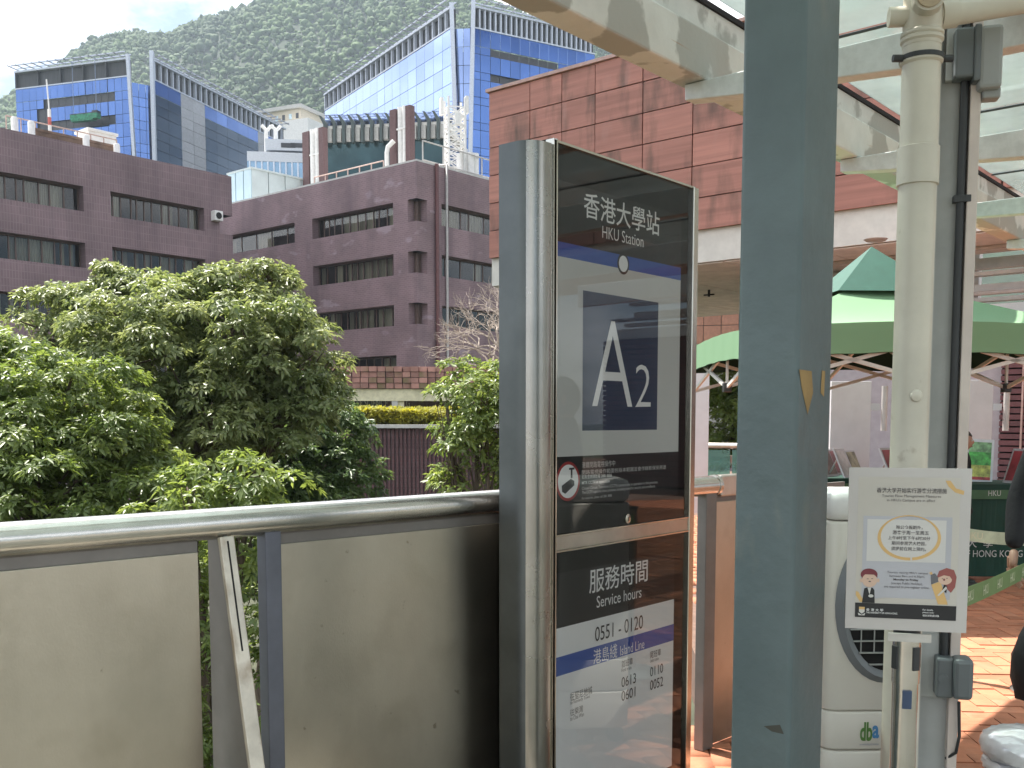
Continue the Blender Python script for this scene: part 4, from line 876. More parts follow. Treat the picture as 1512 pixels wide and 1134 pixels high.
# ================================================================== CANOPY over the plaza edge
M_beam = mat('peeling_paint', (.70, .71, .70), .75, var=.08, scale=3, bump=.2); add_layer(M_beam, (.40, .40, .385), 2.2, .50, .53, (1, 1, .8), .9)
add_layer(M_beam, (.40, .22, .11), 5, .70, .74, (.3, .3, 6), .5)
M_steelp = mat('grey_steel_paint', (.68, .70, .72), .55, var=.1, scale=12)
ZC = 3.4
Pn = at_z(1038, 116, ZC); Pfar = at_z(1011, 124, ZC); wA_ = (Pfar - Pn).dot(DB); wA_ = max(.18, min(.5, abs(wA_)))
FB_ = Frame(Pn, RZA); htop = FB_.uz(1047, 1)[1]
def can_thing(name, label, cat='canopy beam'): return thing(name, label, cat, (Pn.x, Pn.y, 0), RZA)
cp = thing('plaza_canopy', 'weathered grey canopy frame of tapered beams with glass roof panes', 'canopy', (Pn.x, Pn.y, 0), RZA)
m = MB(); hm = ZC + (htop - ZC) * .62; m.box(-7, 9, 0, wA_, ZC + .003, hm); m.build('main_beam', M_beam, cp, bevel=.012)
m = MB(); m.box(-7, 9, .05, wA_ - .02, hm, htop); m.build('upstand', M_beam, cp, bevel=.01)
m = MB(); m.box(-7, 9, .04, .07, htop, htop + .03); m.build('gasket', M_dark, cp)
# second main beam at the right
q = at_z(1480, 6, ZC); off = (q - Pn).dot(-DB)
m = MB(); m.box(-7, 9, -off - .32, -off, ZC + .003, htop); m.build('main_beam', M_beam, cp, bevel=.012)
# tapered cross beams every 2.2 m
c1 = at_z(1011, 125, ZC); s1 = (c1 - Pn).dot(DA); y1 = (c1 - Pn).dot(DB)
FC1 = Frame(c1, RZB)
prof = []
for px, py in ((1011, 148), (1096, 139), (1241, 114), (1335, 101)): prof.append(FC1.uz(px, py))
endx, endz = prof[-1]; 
for k in range(-1, 4):
    m = MB(); poly = [(0, ZC)] + [(u, z) for u, z in prof] + [(off + 6, endz - .12), (off + 6, ZC)]
    # in canopy local coords: along -y from y1
    poly = poly[::-1]
    sx_ = s1 + k * 2.2; n = len(poly); vs = [(sx_, y1 - u, z) for u, z in poly] + [(sx_ + .11, y1 - u, z) for u, z in poly]
    m.add(vs, [tuple(range(n)), tuple(range(n, 2*n))[::-1]] + [((i+1) % n, i, n + i, n + (i+1) % n) for i in range(n)]); m.build('cross_beam', M_steelp, cp, bevel=.006)
M_cabd = mat('dark_gasket', (.05, .055, .05), .6)
M_roofglass = glass_mat('roof_glass', (.86, .95, .93), .03, .9, opac=.42, ocol=(.80, .90, .89))
for k in range(-3, 5):
    for j in range(5):
        m = MB(); m.box(s1 + (k - .5) * 2.2 + .03, s1 + (k + .5) * 2.2 - .03, .03 - (j + 1) * 1.25, 0 - j * 1.25, htop + .035, htop + .05); m.build('glass_pane', M_roofglass, cp)
for k in range(-3, 5): m = MB(); m.box(s1 + (k + .5) * 2.2 - .006, s1 + (k + .5) * 2.2 + .006, -6.2, 0, htop + .02, htop + .034); m.build('glazing_bar', M_cabd, cp)

# ---- the air: faint haze over the valley and the mountain
hz = MB(); hz.box(-1850, 1850, -1850, 1850, -8, 470); hzo = hz.build('haze', None) if False else None
hm = bpy.data.materials.new('haze_air'); hm.use_nodes = True; hn = hm.node_tree.nodes; hn.remove(hn['Principled BSDF'])
pvn = hn.new('ShaderNodeVolumePrincipled'); pvn.inputs['Color'].default_value = (.72, .86, 1.0, 1); pvn.inputs['Density'].default_value = HAZE; pvn.inputs['Anisotropy'].default_value = .35
hm.node_tree.links.new(pvn.outputs['Volume'], hn['Material Output'].inputs['Volume'])
hzo = obj('haze', hz.mesh('haze', hm)); struct(hzo, 'stuff')
# ================================================================== FOREGROUND
# ---- stainless guard rail
M_brush = mat('brushed_panel', (.51, .47, .40), .34, 1.0, var=.10, scale=3, rvar=.07, bump=.05, bscale=160, stretch=(1, 1, .6)); add_layer(M_brush, (.40, .36, .29), 5, .52, .75, (1, 1, 1), .6); add_layer(M_brush, (.20, .16, .11), 26, .70, .76, (1, 1, 1), .6)
M_rail = mat('rail_tube', (.62, .60, .56), .24, 1.0, var=.08, scale=9, rvar=.06, bump=.04, bscale=90)
M_strip = mat('strip_grey', (.225, .21, .20), .5, .6, var=.1); M_finl = mat('fin_edge', (.60, .55, .47), .45, .7, var=.2, scale=7); add_layer(M_finl, (.25, .16, .09), 9, .62, .72, (1, 1, .6), .6)
M_postb = mat('slate_steel', (.16, .17, .21), .45, .6, var=.12)
rzr = math.atan2(HD.y, HD.x)                       # local x along the rail, local y outwards (away from plaza)
gr = thing('guard_rail', 'stainless steel guard rail with solid panels along the plaza edge', 'guard rail', (HRa.x, HRa.y, 0), rzr)
FG = Frame(HRa, rzr); RR = .045; zc = 1.25 - RR
LR = (HRb - HRa).dot(HD); xe = FG.uz(1056, 700)[0]
m = MB(); m.tube([(-3, 0, zc), (xe, 0, zc)], RR, 28); m.build('handrail', M_rail, gr, smooth=True)
m = MB(); m.tube([(xe - .02, 0, zc), (xe + .0, 0, zc)], RR + .004, 28); m.build('end_collar', M_rail, gr, smooth=True)
m = MB(); m.box(xe + .001, xe + .34, -.035, .035, zc - .05, zc + .045); m.build('end_bracket', M_stain, gr, bevel=.006)
m = MB(); m.lathe([(.022, 0), (.022, .012), (.016, .016)], 20); m.build('bolt_cap', M_stain, gr, (xe + .17, -.035, zc), (R(90), 0, 0), smooth=True)
zs0, zs1 = zc - RR - .03, zc - RR + .012
xp1 = FG.uz(290, 830)[0]; xp2 = FG.uz(409, 830)[0]; xs_end = FG.uz(770, 780)[0]
def panel(x0, x1):
    m = MB(); m.box(x0, x1, -.012, .012, .01, zs0); m.build('panel', M_brush, gr, bevel=.002)
    m = MB(); m.box(x0, x1, -.008, .008, zs0 + .0005, zs1); m.build('top_strip', M_strip, gr)
panel(xp1 - 1.35, xp1); panel(xp1 - 3.0, xp1 - 1.5); panel(xp2, xp2 + 1.25); panel(FG.uz(1052, 800)[0], FG.uz(1052, 800)[0] + 1.2)
def fin_post(x):
    # web plate in the local y-z plane, tapering out towards the plaza at its foot, with an edge bar
    top, bot = -.035, -.30
    m = MB(); vs = []
    for xx in (x - .006, x + .006): vs += [(xx, .06, 0), (xx, bot, 0), (xx, top, zs1), (xx, .06, zs1)]
    m.add(vs, [(0,1,2,3), (7,6,5,4), (0,4,5,1), (1,5,6,2), (2,6,7,3), (3,7,4,0)]); m.build('fin_web', M_strip, gr)
    m = MB(); m.bar((x, top, zs1 - .002), (x, bot, 0.0), .045, .016, (0, 1, .2)); m.build('fin_edge', M_finl, gr, bevel=.003)
    m = MB(); p0, p1 = Vector((x, top, zs1)), Vector((x, bot, 0)); nn = Vector((0, -1, -.2)).normalized() * .0085
    a, b = p0.lerp(p1, .01) + nn, p0.lerp(p1, .27) + nn; m.bar(a, b, .005, .002, (0, 1, .2)); m.build('fin_slot', M_dark, gr)
xf = FG.uz(338, 830, -.05)[0]
fin_post(xf); fin_post(xf - 1.6)
m = MB(); m.box(xp2 - .055, xp2 - .002, -.03, .02, 0, zs1); m.build('post', M_postb, gr, bevel=.003)
m = MB(); xq = FG.uz(1040, 800)[0]; m.box(xq - .03, xq + .05, -.03, .02, 0, zs1); m.build('post', M_strip, gr, bevel=.003)

# ---- station sign
ps = at_y(818, 600, 3.50); SG = Frame(ps, RZA)
sg = thing('station_sign', 'tall stainless station exit sign with black glass face and A2 square', 'sign', (ps.x, ps.y, 0), RZA)
def S(px, py): return SG.uz(px, py)
ztS = S(818, 209)[1]; wS = S(1021, 400)[0]
M_pole2 = mat('post_steel', (.38, .365, .34), .27, 1.0, var=.1, scale=4, rvar=.06)
M_pole = mat('sign_steel', (.27, .28, .285), .36, 1.0, var=.10, scale=4, rvar=.06, bump=.015, bscale=40, stretch=(1, 1, .3)); M_blackg = mat('black_backing', (.006, .006, .007), .4, var=.05)
# left end post, rounded profile
tk = .145; prof = [(-.012, .0), (-.03, -.004)]
rad = .075; ccx, ccy = -.045, .072
for k in range(13): t = R(270 - 90 * k / 12); prof.append((ccx + rad * math.cos(t), ccy + rad * math.sin(t)))
prof += [(ccx - rad, tk), (-.012, tk)]
hp = S(790, 204)[1]
M_postdim = mat('post_steel_dim', (.12, .13, .132), .42, 1.0, var=.12, scale=5, rvar=.06)  # darker copy of the post steel: left face's dim reflection as colour
m = MB(); m.prism(prof[::-1], 0, hp)
for fi, f_ in enumerate(m.f):
    if all(m.v[i][0] < ccx - rad + .012 for i in f_): m.mi[fi] = 1
m.build('end_post', [M_pole2, M_postdim], sg, smooth=True)
m = MB(); m.prism([(a * 1.0, b) for a, b in rrect(-.008, .0, .004, .2, .002)], 0, ztS + .012); m.build('frame_channel', M_dark, sg)
M_trim = mat('trim_steel', (.60, .57, .50), .22, 1.0, var=.05)
for x0, x1, y0 in ((-.011, -.0085, -.006), (.0, .007, -.008)): m = MB(); m.box(x0, x1, y0, .03, 0, ztS + .01); m.build('frame_trim', M_trim, sg)
for x0, x1, y0 in ((wS - .004, wS + .012, -.010), (wS + .014, wS + .045, -.004)): m = MB(); m.box(x0, x1, y0, .2, 0, ztS + .006); m.build('frame_trim', M_trim, sg, bevel=.003)
m = MB(); m.box(.007, wS - .004, .02, .19, 0.0, ztS); m.build('cabinet', M_blackg, sg)
m = MB(); m.box(.0, wS + .012, -.004, .2, ztS, ztS + .008); m.build('top_trim', M_trim, sg)
zm = S(818, 793)[1]; zm2 = S(818, 814)[1]
m = MB(); m.box(.007, wS - .004, -.004, .019, zm2, zm); m.build('divider', M_stain, sg, bevel=.003)
for z in (zm + .0, zm2 - .006): m = MB(); m.box(.007, wS - .004, -.008, .018, z, z + .006); m.build('divider_trim', M_trim, sg)
YPR = .0165
def prn(name, pts, colr, dy=0.0, mname=None):
    m = MB(); n = len(pts); m.add([(x, YPR - dy, z) for x, z in pts], [tuple(range(n))]); return m.build(name, colr, sg)
def pm_(name, c, glow=0.0):
    m = mat(name, c, .5, var=.03, scale=2)
    if glow: p = m.node_tree.nodes['Principled BSDF']; p.inputs['Emission Color'].default_value = rgb(c); p.inputs['Emission Strength'].default_value = glow     # faint glow added to lift the print's brightness
    return m
P_dk = pm_('print_charcoal', (.035, .033, .034)); P_bl = pm_('print_blue', (.045, .10, .36), .05); P_lt = pm_('print_pale', (.60, .60, .58), .04); P_nv = pm_('print_navy', (.038, .060, .115), .02); P_wt = pm_('print_white', (.74, .74, .73), .06); P_bk = pm_('print_black', (.012, .012, .013)); P_rd = pm_('print_red', (.50, .05, .05))
xL, xR = S(828, 500)[0], S(1009, 500)[0]
def rect(x0, x1, z0, z1): return [(x0, z0), (x1, z0), (x1, z1), (x0, z1)]
zA = S(828, 263)[1]; zB = S(829, 355)[1]; zC_ = S(829, 377)[1]; zD = S(827, 675)[1]; zE = S(827, 750)[1]
prn('title_field', rect(xL, xR, zB, zA), P_dk); prn('blue_band', rect(xL, xR, zC_, zB), P_bl); prn('pale_field', rect(xL, xR, zD, zC_), P_lt); prn('notice_field', rect(xL, xR, zE, zD), P_dk)
xs0, xs1 = S(865.5, 550)[0], S(976, 550)[0]; zs_b = S(866, 636)[1]; prn('navy_square', rect(xs0, xs1, zs_b, zs_b + (xs1 - xs0)), P_nv, .0008)
cx, cz = S(925.5, 389); rO = S(910, 366)[0]; rO = (S(930, 373.5)[1] - S(930, 405)[1]) / 2
prn('ring', ellipse(cx, cz, rO, rO), P_dk, .001); prn('dot', ellipse(cx, cz, rO * .76, rO * .76), P_wt, .0016)
def stx(s, px0, px1, yt, yb, m, w=0.0):
    pm = (px0 + px1) / 2; x0 = S(px0, yt)[0]; x1 = S(px1, yt)[0]; text(s, m, sg, x0, x1, S(pm, yb)[1], S(pm, yt)[1], YPR - .0022, w)
stx('香港大學站', 867, 979, 297.5, 334, P_wt, .006); stx('HKU Station', 894.3, 955, 340, 357.5, P_wt, -.004)
stx('A', 880, 939.5, 474, 600, P_wt, -.01); stx('2', 943.5, 966, 538.5, 601, P_wt, -.012)
cx, cz = S(844, 711); rC = (S(844, 682)[1] - S(844, 740.5)[1]) / 2
prn('warning_ring', ellipse(cx, cz, rC, rC), P_rd, .001); prn('warning_disc', ellipse(cx, cz, rC * .85, rC * .85), P_wt, .0016)
prn('camera_icon', [(cx - rC * .55, cz - rC * .2), (cx + rC * .2, cz + rC * .12), (cx + rC * .5, cz - .0), (cx + rC * .5, cz - rC * .22), (cx - rC * .25, cz - rC * .62), (cx - rC * .52, cz - rC * .5)], P_dk, .0022)
prn('camera_mount', rect(cx + rC * .2, cx + rC * .34, cz + rC * .15, cz + rC * .62), P_dk, .0022); prn('camera_mount', rect(cx + .05 * rC, cx + rC * .5, cz + rC * .58, cz + rC * .68), P_dk, .0024)
stx('港鐵閉路電視操作中', 864, 913, 681, 690, P_lt); stx('閉路電視操作範圍包括本範圍並會作錄影保安用途', 864, 988, 690.5, 697, P_lt); stx('如有查詢請致電 2881 8888', 864, 908, 700, 706, P_lt)
stx('MTR CCTV in operation', 864, 905, 709.5, 715.5, P_lt, .01); stx('Closed Circuit Television (CCTV) cameras are in operation in this premises.', 864, 976, 714.5, 720, P_lt); stx('The CCTV captures these premises, including sound for security and surveillance.', 864, 972, 720.5, 726, P_lt); stx('For enquiries, please call 2881 8888', 864, 908, 732, 737, P_lt)
# lower face
zF = S(825.5, 848)[1]; zG_ = S(825.5, 930)[1]; zH = S(825.5, 972.7)[1]; zI = S(825.5, 1001)[1]; xR2 = S(1000, 900)[0]
prn('title_field', rect(xL, xR2, zG_, zF), P_dk); prn('pale_field', rect(xL, xR2, .06, zG_), P_wt); prn('blue_band', rect(xL, xR2, zI, zH), P_bl, .0008)
stx('服務時間', 875, 961, 833.5, 868, P_wt, .006); stx('Service hours', 885.8, 951.7, 873.7, 890.5, P_wt); stx('0551 - 0120', 883.6, 954, 917.4, 938.5, P_bk)
stx('港島綫', 881, 916, 955.5, 977, P_wt); stx('Island Line', 920.5, 956, 949.5, 963.5, P_wt)
stx('首班車', 922.4, 939, 974, 984.5, P_dk); stx('First train', 922.4, 937, 986, 991, P_dk); stx('尾班車', 964.5, 980.5, 960.5, 971, P_dk); stx('Last train', 964.5, 977, 972.5, 977, P_dk)
stx('0613', 922.4, 943.6, 997.7, 1012.7, P_bk); stx('0110', 964.5, 983.6, 983, 997, P_bk); stx('0601', 922.4, 942.8, 1018, 1033, P_bk); stx('0052', 964.5, 983.6, 1002.5, 1017, P_bk)
stx('往堅尼地城', 846.8, 879, 1019, 1031, P_dk); stx('to Kennedy Town', 846.8, 875.5, 1031.5, 1038, P_dk); stx('往柴灣', 846.8, 865.5, 1045, 1055.5, P_dk); stx('to Chai Wan', 846.8, 866.8, 1056, 1062, P_dk)
M_sgl = glass_mat('sign_glass', (.95, .96, .95), .0, 1.15)
for z0, z1, nm in ((zm + .006, ztS, 'glass_pane'), (.02, zm2 - .006, 'glass_pane')): m = MB(); m.quad((.007, .004, z0), (wS - .004, .004, z0), (wS - .004, .004, z1), (.007, .004, z1)); m.build(nm, M_sgl, sg)
cx, cz = S(927, 766); m = MB(); m.lathe([(.018, 0), (.018, .006), (.012, .008)], 20); lk = m.build('lock', M_trim, sg, (cx, .004, cz), (R(90), 0, 0), smooth=True)
m = MB(); m.box(-.002, .002, -.008, .008, .0082, .009); m.build('key_slot', M_dark, lk)

# ---- green painted steel column
M_green = mat('grey_green_paint', (.092, .126, .131), .42, var=.10, scale=3, bump=.55, bscale=11); add_layer(M_green, (.20, .19, .15), 3.2, .62, .70, (1, 1, .5), .5)
M_chip = mat('rust_chip', (.26, .17, .07), .8, var=.3)
pg = at_y(1178, 567, 2.62); FGc = Frame(pg, RZB); wl_ = -FGc.uz(1087, 567)[0]; wr_ = FGc.vz(1228, 567)[0]
gc = thing('steel_column', 'grey green painted steel column with chipped paint in front of the sign', 'column', (pg.x, pg.y, 0), RZB)
m = MB(); m.prism(rrect(-wl_, 0, 0, wr_, .014, 4), 0, 4.2); m.build('shaft', M_green, gc, smooth=True)
# paint chips on the right face
def vz(px, py): return FGc.vz(px, py, .0)
pts = [vz(1175, 545), vz(1198, 548), vz(1200, 580), vz(1192, 612), vz(1183, 572)]
m = MB(); n = len(pts); m.add([(.0012, max(.004, v), z) for v, z in pts], [tuple(range(n))]); m.build('bare_patch', M_chip, gc)
pts = [vz(1213, 547), vz(1218, 548), vz(1216, 586), vz(1211, 580)]; m = MB(); m.add([(.0012, v, z) for v, z in pts], [(0, 1, 2, 3)]); m.build('bare_patch', M_chip, gc)
pts = [FGc.uz(*q) for q in ((1128, 1072), (1152, 1070), (1158, 1084), (1140, 1080))]; m = MB(); m.add([(min(-.016, u), -.0012, z) for u, z in pts], [(3, 2, 1, 0)]); m.build('bare_patch', mat('dark_chip', (.05, .05, .04), .8), gc)

# ---- white channel column with boxes and conduit
M_wcol = mat('column_paint', (.52, .50, .46), .5, var=.08, scale=6); M_wgrey = mat('channel_grey', (.40, .41, .40), .5, var=.08); add_layer(M_wcol, (.30, .24, .18), 9, .66, .75, (1, 1, .4), .5)
pcw = at_y(1400, 600, 3.42); FWc = Frame(pcw, R(-14))
wc = thing('channel_column', 'white and grey steel channel column carrying grey switch boxes', 'column', (pcw.x, pcw.y, 0), R(-14))
ua = FWc.uz(1368, 600)[0]; ub = FWc.uz(1431, 600)[0]
m = MB(); m.box(ua, ua + .012, 0, .16, 0, 4.2); m.build('flange', M_wcol, wc, bevel=.002)
m = MB(); m.box(ub - .032, ub, -.01, .16, 0, 4.2); m.build('flange', mat('flange_warm', (.60, .52, .47), .5, var=.08), wc, bevel=.003)
m = MB(); m.box(ua + .012, ub - .032, .03, .05, 0, 4.2); m.build('web', M_wgrey, wc)
M_cab = mat('black_conduit', (.028, .03, .032), .5, var=.1); uc = FWc.uz(1408, 600)[0]
m = MB(); m.tube([(uc, .005, FWc.uz(1420, 985)[1]), (uc, .005, 4.15)], .014, 12); m.build('conduit', M_cab, wc, smooth=True)
for py in (294, 700): u, z = FWc.uz(1416, py); m = MB(); m.box(uc - .025, uc + .03, -.012, .02, z - .012, z + .012); m.build('saddle_clip', M_cab, wc, bevel=.003)
M_gbox = mat('grey_plastic', (.13, .145, .15), .42, var=.05, scale=5); M_gbox2 = mat('grey_plastic_light', (.30, .31, .30), .45, var=.05)
def boxat(px0, px1, py0, py1, ydep0, ydep1, nm, m_, bev=.01, par=None):
    u0, z1 = FWc.uz(px0, py0, ydep0); u1, z0 = FWc.uz(px1, py1, ydep0); m = MB(); m.box(u0, u1, ydep0, ydep1, z0, z1); return m.build(nm, m_, par or wc, bevel=bev)
boxat(1399, 1411, 33, 118, -.005, .03, 'back_plate', M_wgrey, .002)
boxat(1412, 1440, 40, 112, -.05, .02, 'switch_box', M_gbox, .008); sw = boxat(1441, 1448, 34, 118, -.06, .06, 'box_seam', M_gbox, .006); boxat(1449, 1480, 36, 128, -.06, .06, 'box_lid', M_gbox2, .012); boxat(1452, 1478, 128, 143, -.03, .03, 'cable_gland', M_gbox2, .006)
boxat(1384, 1408, 972, 1032, -.055, .03, 'socket_box', M_gbox, .008); boxat(1410, 1437, 974, 1036, -.085, .01, 'socket_cover', M_gbox, .014)
u0, z0 = FWc.uz(1393, 1002, -.056); m = MB(); m.lathe([(.016, 0), (.0155, .003)], 20); m.build('knock_out', M_gbox, wc, (u0, -.056, z0), (R(90), 0, 0))
boxat(1360, 1384, 930, 1030, .015, .029, 'back_plate', M_wgrey, .002)
u0, z0 = FWc.uz(1416, 1036, -.03); m = MB(); m.tube([(u0, -.03, z0), (u0 + .005, -.03, z0 - .12), (u0 - .002, -.02, z0 - .18), (u0 - .03, .0, z0 - .21)], .0055, 8); m.build('cable', M_cab, wc, smooth=True)
# ---- cream downpipe
M_pvc = mat('cream_pvc', (.60, .56, .47), .42, var=.07, scale=4, rvar=.1); add_layer(M_pvc, (.42, .34, .24), 5, .6, .75, (1, 1, .35), .5); add_layer(M_pvc, (.36, .30, .22), 14, .66, .72, (1, 1, .8), .5)
ppp = at_y(1345, 567, 3.2); dp = thing('downpipe', 'cream plastic downpipe with collars and clamp beside the white column', 'pipe', (ppp.x, ppp.y, 0), 0)
def pz(py): return at_y(1345, py, 3.2).z
rp = .056
m = MB(); m.tube([(0, 0, 0), (0, 0, pz(70))], rp, 28); m.build('pipe', M_pvc, dp, smooth=True)
m = MB(); m.lathe([(rp + .001, pz(275)), (rp + .006, pz(274)), (rp + .006, pz(219)), (rp + .001, pz(218))], 28); m.build('coupling', M_pvc, dp, smooth=True)
for py in (60, 52, 92): m = MB(); m.lathe([(rp + .001, pz(py + 5)), (rp + .007, pz(py + 2)), (rp + .007, pz(py - 2)), (rp + .001, pz(py - 5))], 28); m.build('collar', M_pvc, dp, smooth=True)
m = MB(); m.lathe([(rp + .009, pz(91)), (rp + .009, pz(84))], 28); m.build('clamp', M_cab, dp, smooth=True)
for s in (-1, 1): m = MB(); m.tube([(s * (rp + .005), -.01, pz(88)), (s * (rp + .035), -.01, pz(88))], .011, 10); m.build('clamp_bolt', M_cab, dp)
zj = pz(12)
m = MB(); m.tube([(0, 0, pz(70)), (0, 0, pz(-40))], rp * 1.02, 28); m.build('riser', M_pvc, dp, smooth=True)
m = MB(); m.tube([(0, -.02, zj), (-.02, -.10, zj)], rp * .80, 24); m.build('inspection_cap', M_pvc, dp, smooth=True)
m = MB(); m.tube([(-.02, -.098, zj), (-.021, -.106, zj)], rp * .66, 24); m.build('cap_disc', mat('cap_tan', (.42, .33, .22), .6), dp, smooth=True)
m = MB(); m.tube([(-.03, 0, pz(24)), (-.10, .01, pz(24))], rp * .52, 20); m.build('side_cap', M_pvc, dp, smooth=True)
m = MB(); m.tube([(.02, 0, pz(24)), (.12, .0, pz(18)), (.55, .02, pz(-22))], rp * .62, 20); m.build('branch_pipe', M_pvc, dp, smooth=True)
m = MB(); m.tube([(.05, 0, pz(22)), (.10, 0, pz(19))], rp * .75, 20); m.build('branch_collar', M_pvc, dp, smooth=True)
m = MB(); m.lathe([(.02, 0), (.017, .006), (.006, .009)], 14); m.build('glue_lump', M_pvc, dp, (-.004, -rp - .0, pz(585)), (R(90), 0, 0), smooth=True)

# ---- queue stanchion with notice
pst = at_y(1337, 1000, 2.76); rzs = -math.atan2(pst.x, pst.y) * .6
stn = thing('queue_post', 'stainless belt barrier post holding the laminated notice', 'barrier post', (pst.x, pst.y, 0), rzs)
ztp = at_y(1337, 936, 2.76).z; rs_ = .0365
m = MB(); m.lathe([(.17, 0), (.17, .012), (.15, .03), (.04, .045)], 32); m.build('base', M_stain, stn, smooth=True)
m = MB(); m.tube([(0, 0, .03), (0, 0, ztp - .135)], rs_ * .93, 28); m.build('pole', M_rail, stn, smooth=True)
m = MB(); m.tube([(0, 0, ztp - .135), (0, 0, ztp)], rs_, 28); m.build('belt_head', M_rail, stn, smooth=True)
for a in (-60, 35, 120): m = MB(); m.box(-.011, .011, -.004, .004, -.085, -.02); m.build('belt_slot', M_cab, stn, (math.sin(R(a)) * rs_, -math.cos(R(a)) * rs_, ztp - .01), (0, 0, R(a)), bevel=.002)
m = MB(); m.box(-.012, .012, -rs_ - .004, -rs_ + .002, ztp - .20, ztp - .15); m.build('sticker', P_nv, stn)
m = MB(); m.box(-.055, .055, -.05, -.04, ztp - .012, ztp + .01); m.build('sign_clip', M_wcol, stn)
m = MB(); m.tube([(0, 0, ztp), (0, 0, ztp + .10)], rs_ * .97, 28); m.build('belt_cassette', M_cab, stn, smooth=True)
# laminated notice, standing on the post
pq_ = at_y(1336, 931, 2.70); wN, hN = .308, at_y(1338, 691, 2.70).z - pq_.z
nt = thing('notice', 'laminated white visitor notice with orange ring on the barrier post', 'notice', (pq_.x, pq_.y, pq_.z), rzs)
M_lam = mat('laminate', (.50, .475, .455), .22, var=.05, scale=3); M_paper = mat('notice_paper', (.50, .47, .42), .5, var=.05, scale=2)
m = MB(); m.box(-wN / 2, wN / 2, 0, .003, 0, hN); m.build('laminate_sheet', M_lam, nt)
def N(zx, zy): return ((zx - 118) / 750 - .5) * wN, (1065 - zy) / 1023 * hN
def nprn(name, pts, mm, k): m = MB(); n = len(pts); m.add([(x, -.0004 * k, z) for x, z in pts], [tuple(range(n))]); return m.build(name, mm, nt)
def nrect(a, b, c, d): x0, z1 = N(a, b); x1, z0 = N(c, d); return rect(x0, x1, z0, z1)
def npoly(ps): return [N(*q) for q in ps]
def nell(cx, cy, rx, ry): return [N(cx + rx * math.cos(2*math.pi*k/28), cy - ry * math.sin(2*math.pi*k/28)) for k in range(28)]
N_gr = pm_('print_grey', (.42, .42, .45)); N_or = pm_('print_orange', (.62, .40, .16)); N_tx = pm_('print_text', (.10, .09, .09)); N_sk = pm_('print_skin', (.60, .42, .32)); N_mr = pm_('print_maroon', (.16, .025, .035)); N_rh = pm_('print_redhair', (.28, .08, .07)); N_wh = pm_('print_cream', (.56, .545, .52)); N_bt = pm_('print_slate', (.13, .13, .14))
nprn('sheet', nrect(178, 100, 802, 990), M_paper, 1); nprn('grey_panel', nrect(215, 345, 760, 860), N_gr, 2); nprn('pale_panel', nrect(240, 365, 725, 630), N_wh, 3)
nprn('brush_mark', npoly([(710, 118), (740, 118), (775, 165), (825, 180), (822, 205), (770, 190), (730, 155)]), N_or, 2)
nprn('brush_mark', npoly([(180, 825), (195, 828), (235, 890), (210, 895), (180, 850)]), N_or, 2)
ringo = [N(500 + 195 * math.cos(t), 478 - 142 * math.sin(t)) for t in np.linspace(-1.45, 4.78, 40)]; ringi = [N(500 + 175 * math.cos(t), 472 - 130 * math.sin(t)) for t in np.linspace(-1.45, 4.78, 40)]
m = MB(); n = 40; m.add([(x, -.0017, z) for x, z in ringo + ringi], [(i, i + 1, n + i + 1, n + i) for i in range(n - 1)]); m.build('drawn_ring', N_or, nt)
def ntx(s, a, b, c, d, mm=None, w=0.0): x0, z1 = N(a, b); x1, z0 = N(c, d); text(s, mm or N_tx, nt, x0, x1, z0, z1, -.0023, w)
ntx('香港大学开始实行游客分流措施', 293, 166, 720, 198, w=.01); ntx('Tourist Flow Management Measures', 325, 208, 686, 229); ntx("in HKU's Campus are in effect", 357, 234, 652, 256)
ntx('除公众假期外，', 420, 400, 580, 424, w=.01); ntx('游客于周一至周五', 398, 432, 620, 458, w=.01); ntx('上午8时至下午6时30分', 370, 467, 630, 491, w=.01); ntx('期间参观港大校园，', 394, 500, 606, 525, w=.01); ntx('须提前在网上预约。', 392, 535, 606, 559, w=.01)
ntx("Tourists visiting HKU's campus", 372, 690, 622, 708); ntx('between 8am and 6.30pm,', 387, 713, 604, 730); ntx('Monday to Friday', 412, 735, 566, 752, w=.03); ntx('(except Public Holiday),', 398, 758, 592, 777); ntx('are required to pre-register online.', 354, 781, 634, 800)
nprn('footer_band', nrect(178, 898, 802, 990), P_bk, 4)
ntx('香 港 大 學', 248, 932, 355, 949, P_wt); ntx('THE UNIVERSITY OF HONG KONG', 248, 953, 442, 964, P_wt); ntx('For details,', 598, 922, 662, 934, P_wt); ntx('please scan:', 598, 939, 668, 951, P_wt); ntx('相关详情请扫描:', 598, 957, 700, 970, P_wt)
nprn('crest', npoly([(203, 924), (238, 924), (238, 955), (221, 968), (203, 955)]), N_wh, 5); nprn('crest_top', npoly([(203, 924), (238, 924), (238, 940), (203, 940)]), N_or, 5.5); nprn('crest_scroll', npoly([(196, 962), (221, 975), (243, 962), (238, 978), (201, 978)]), N_wh, 5)
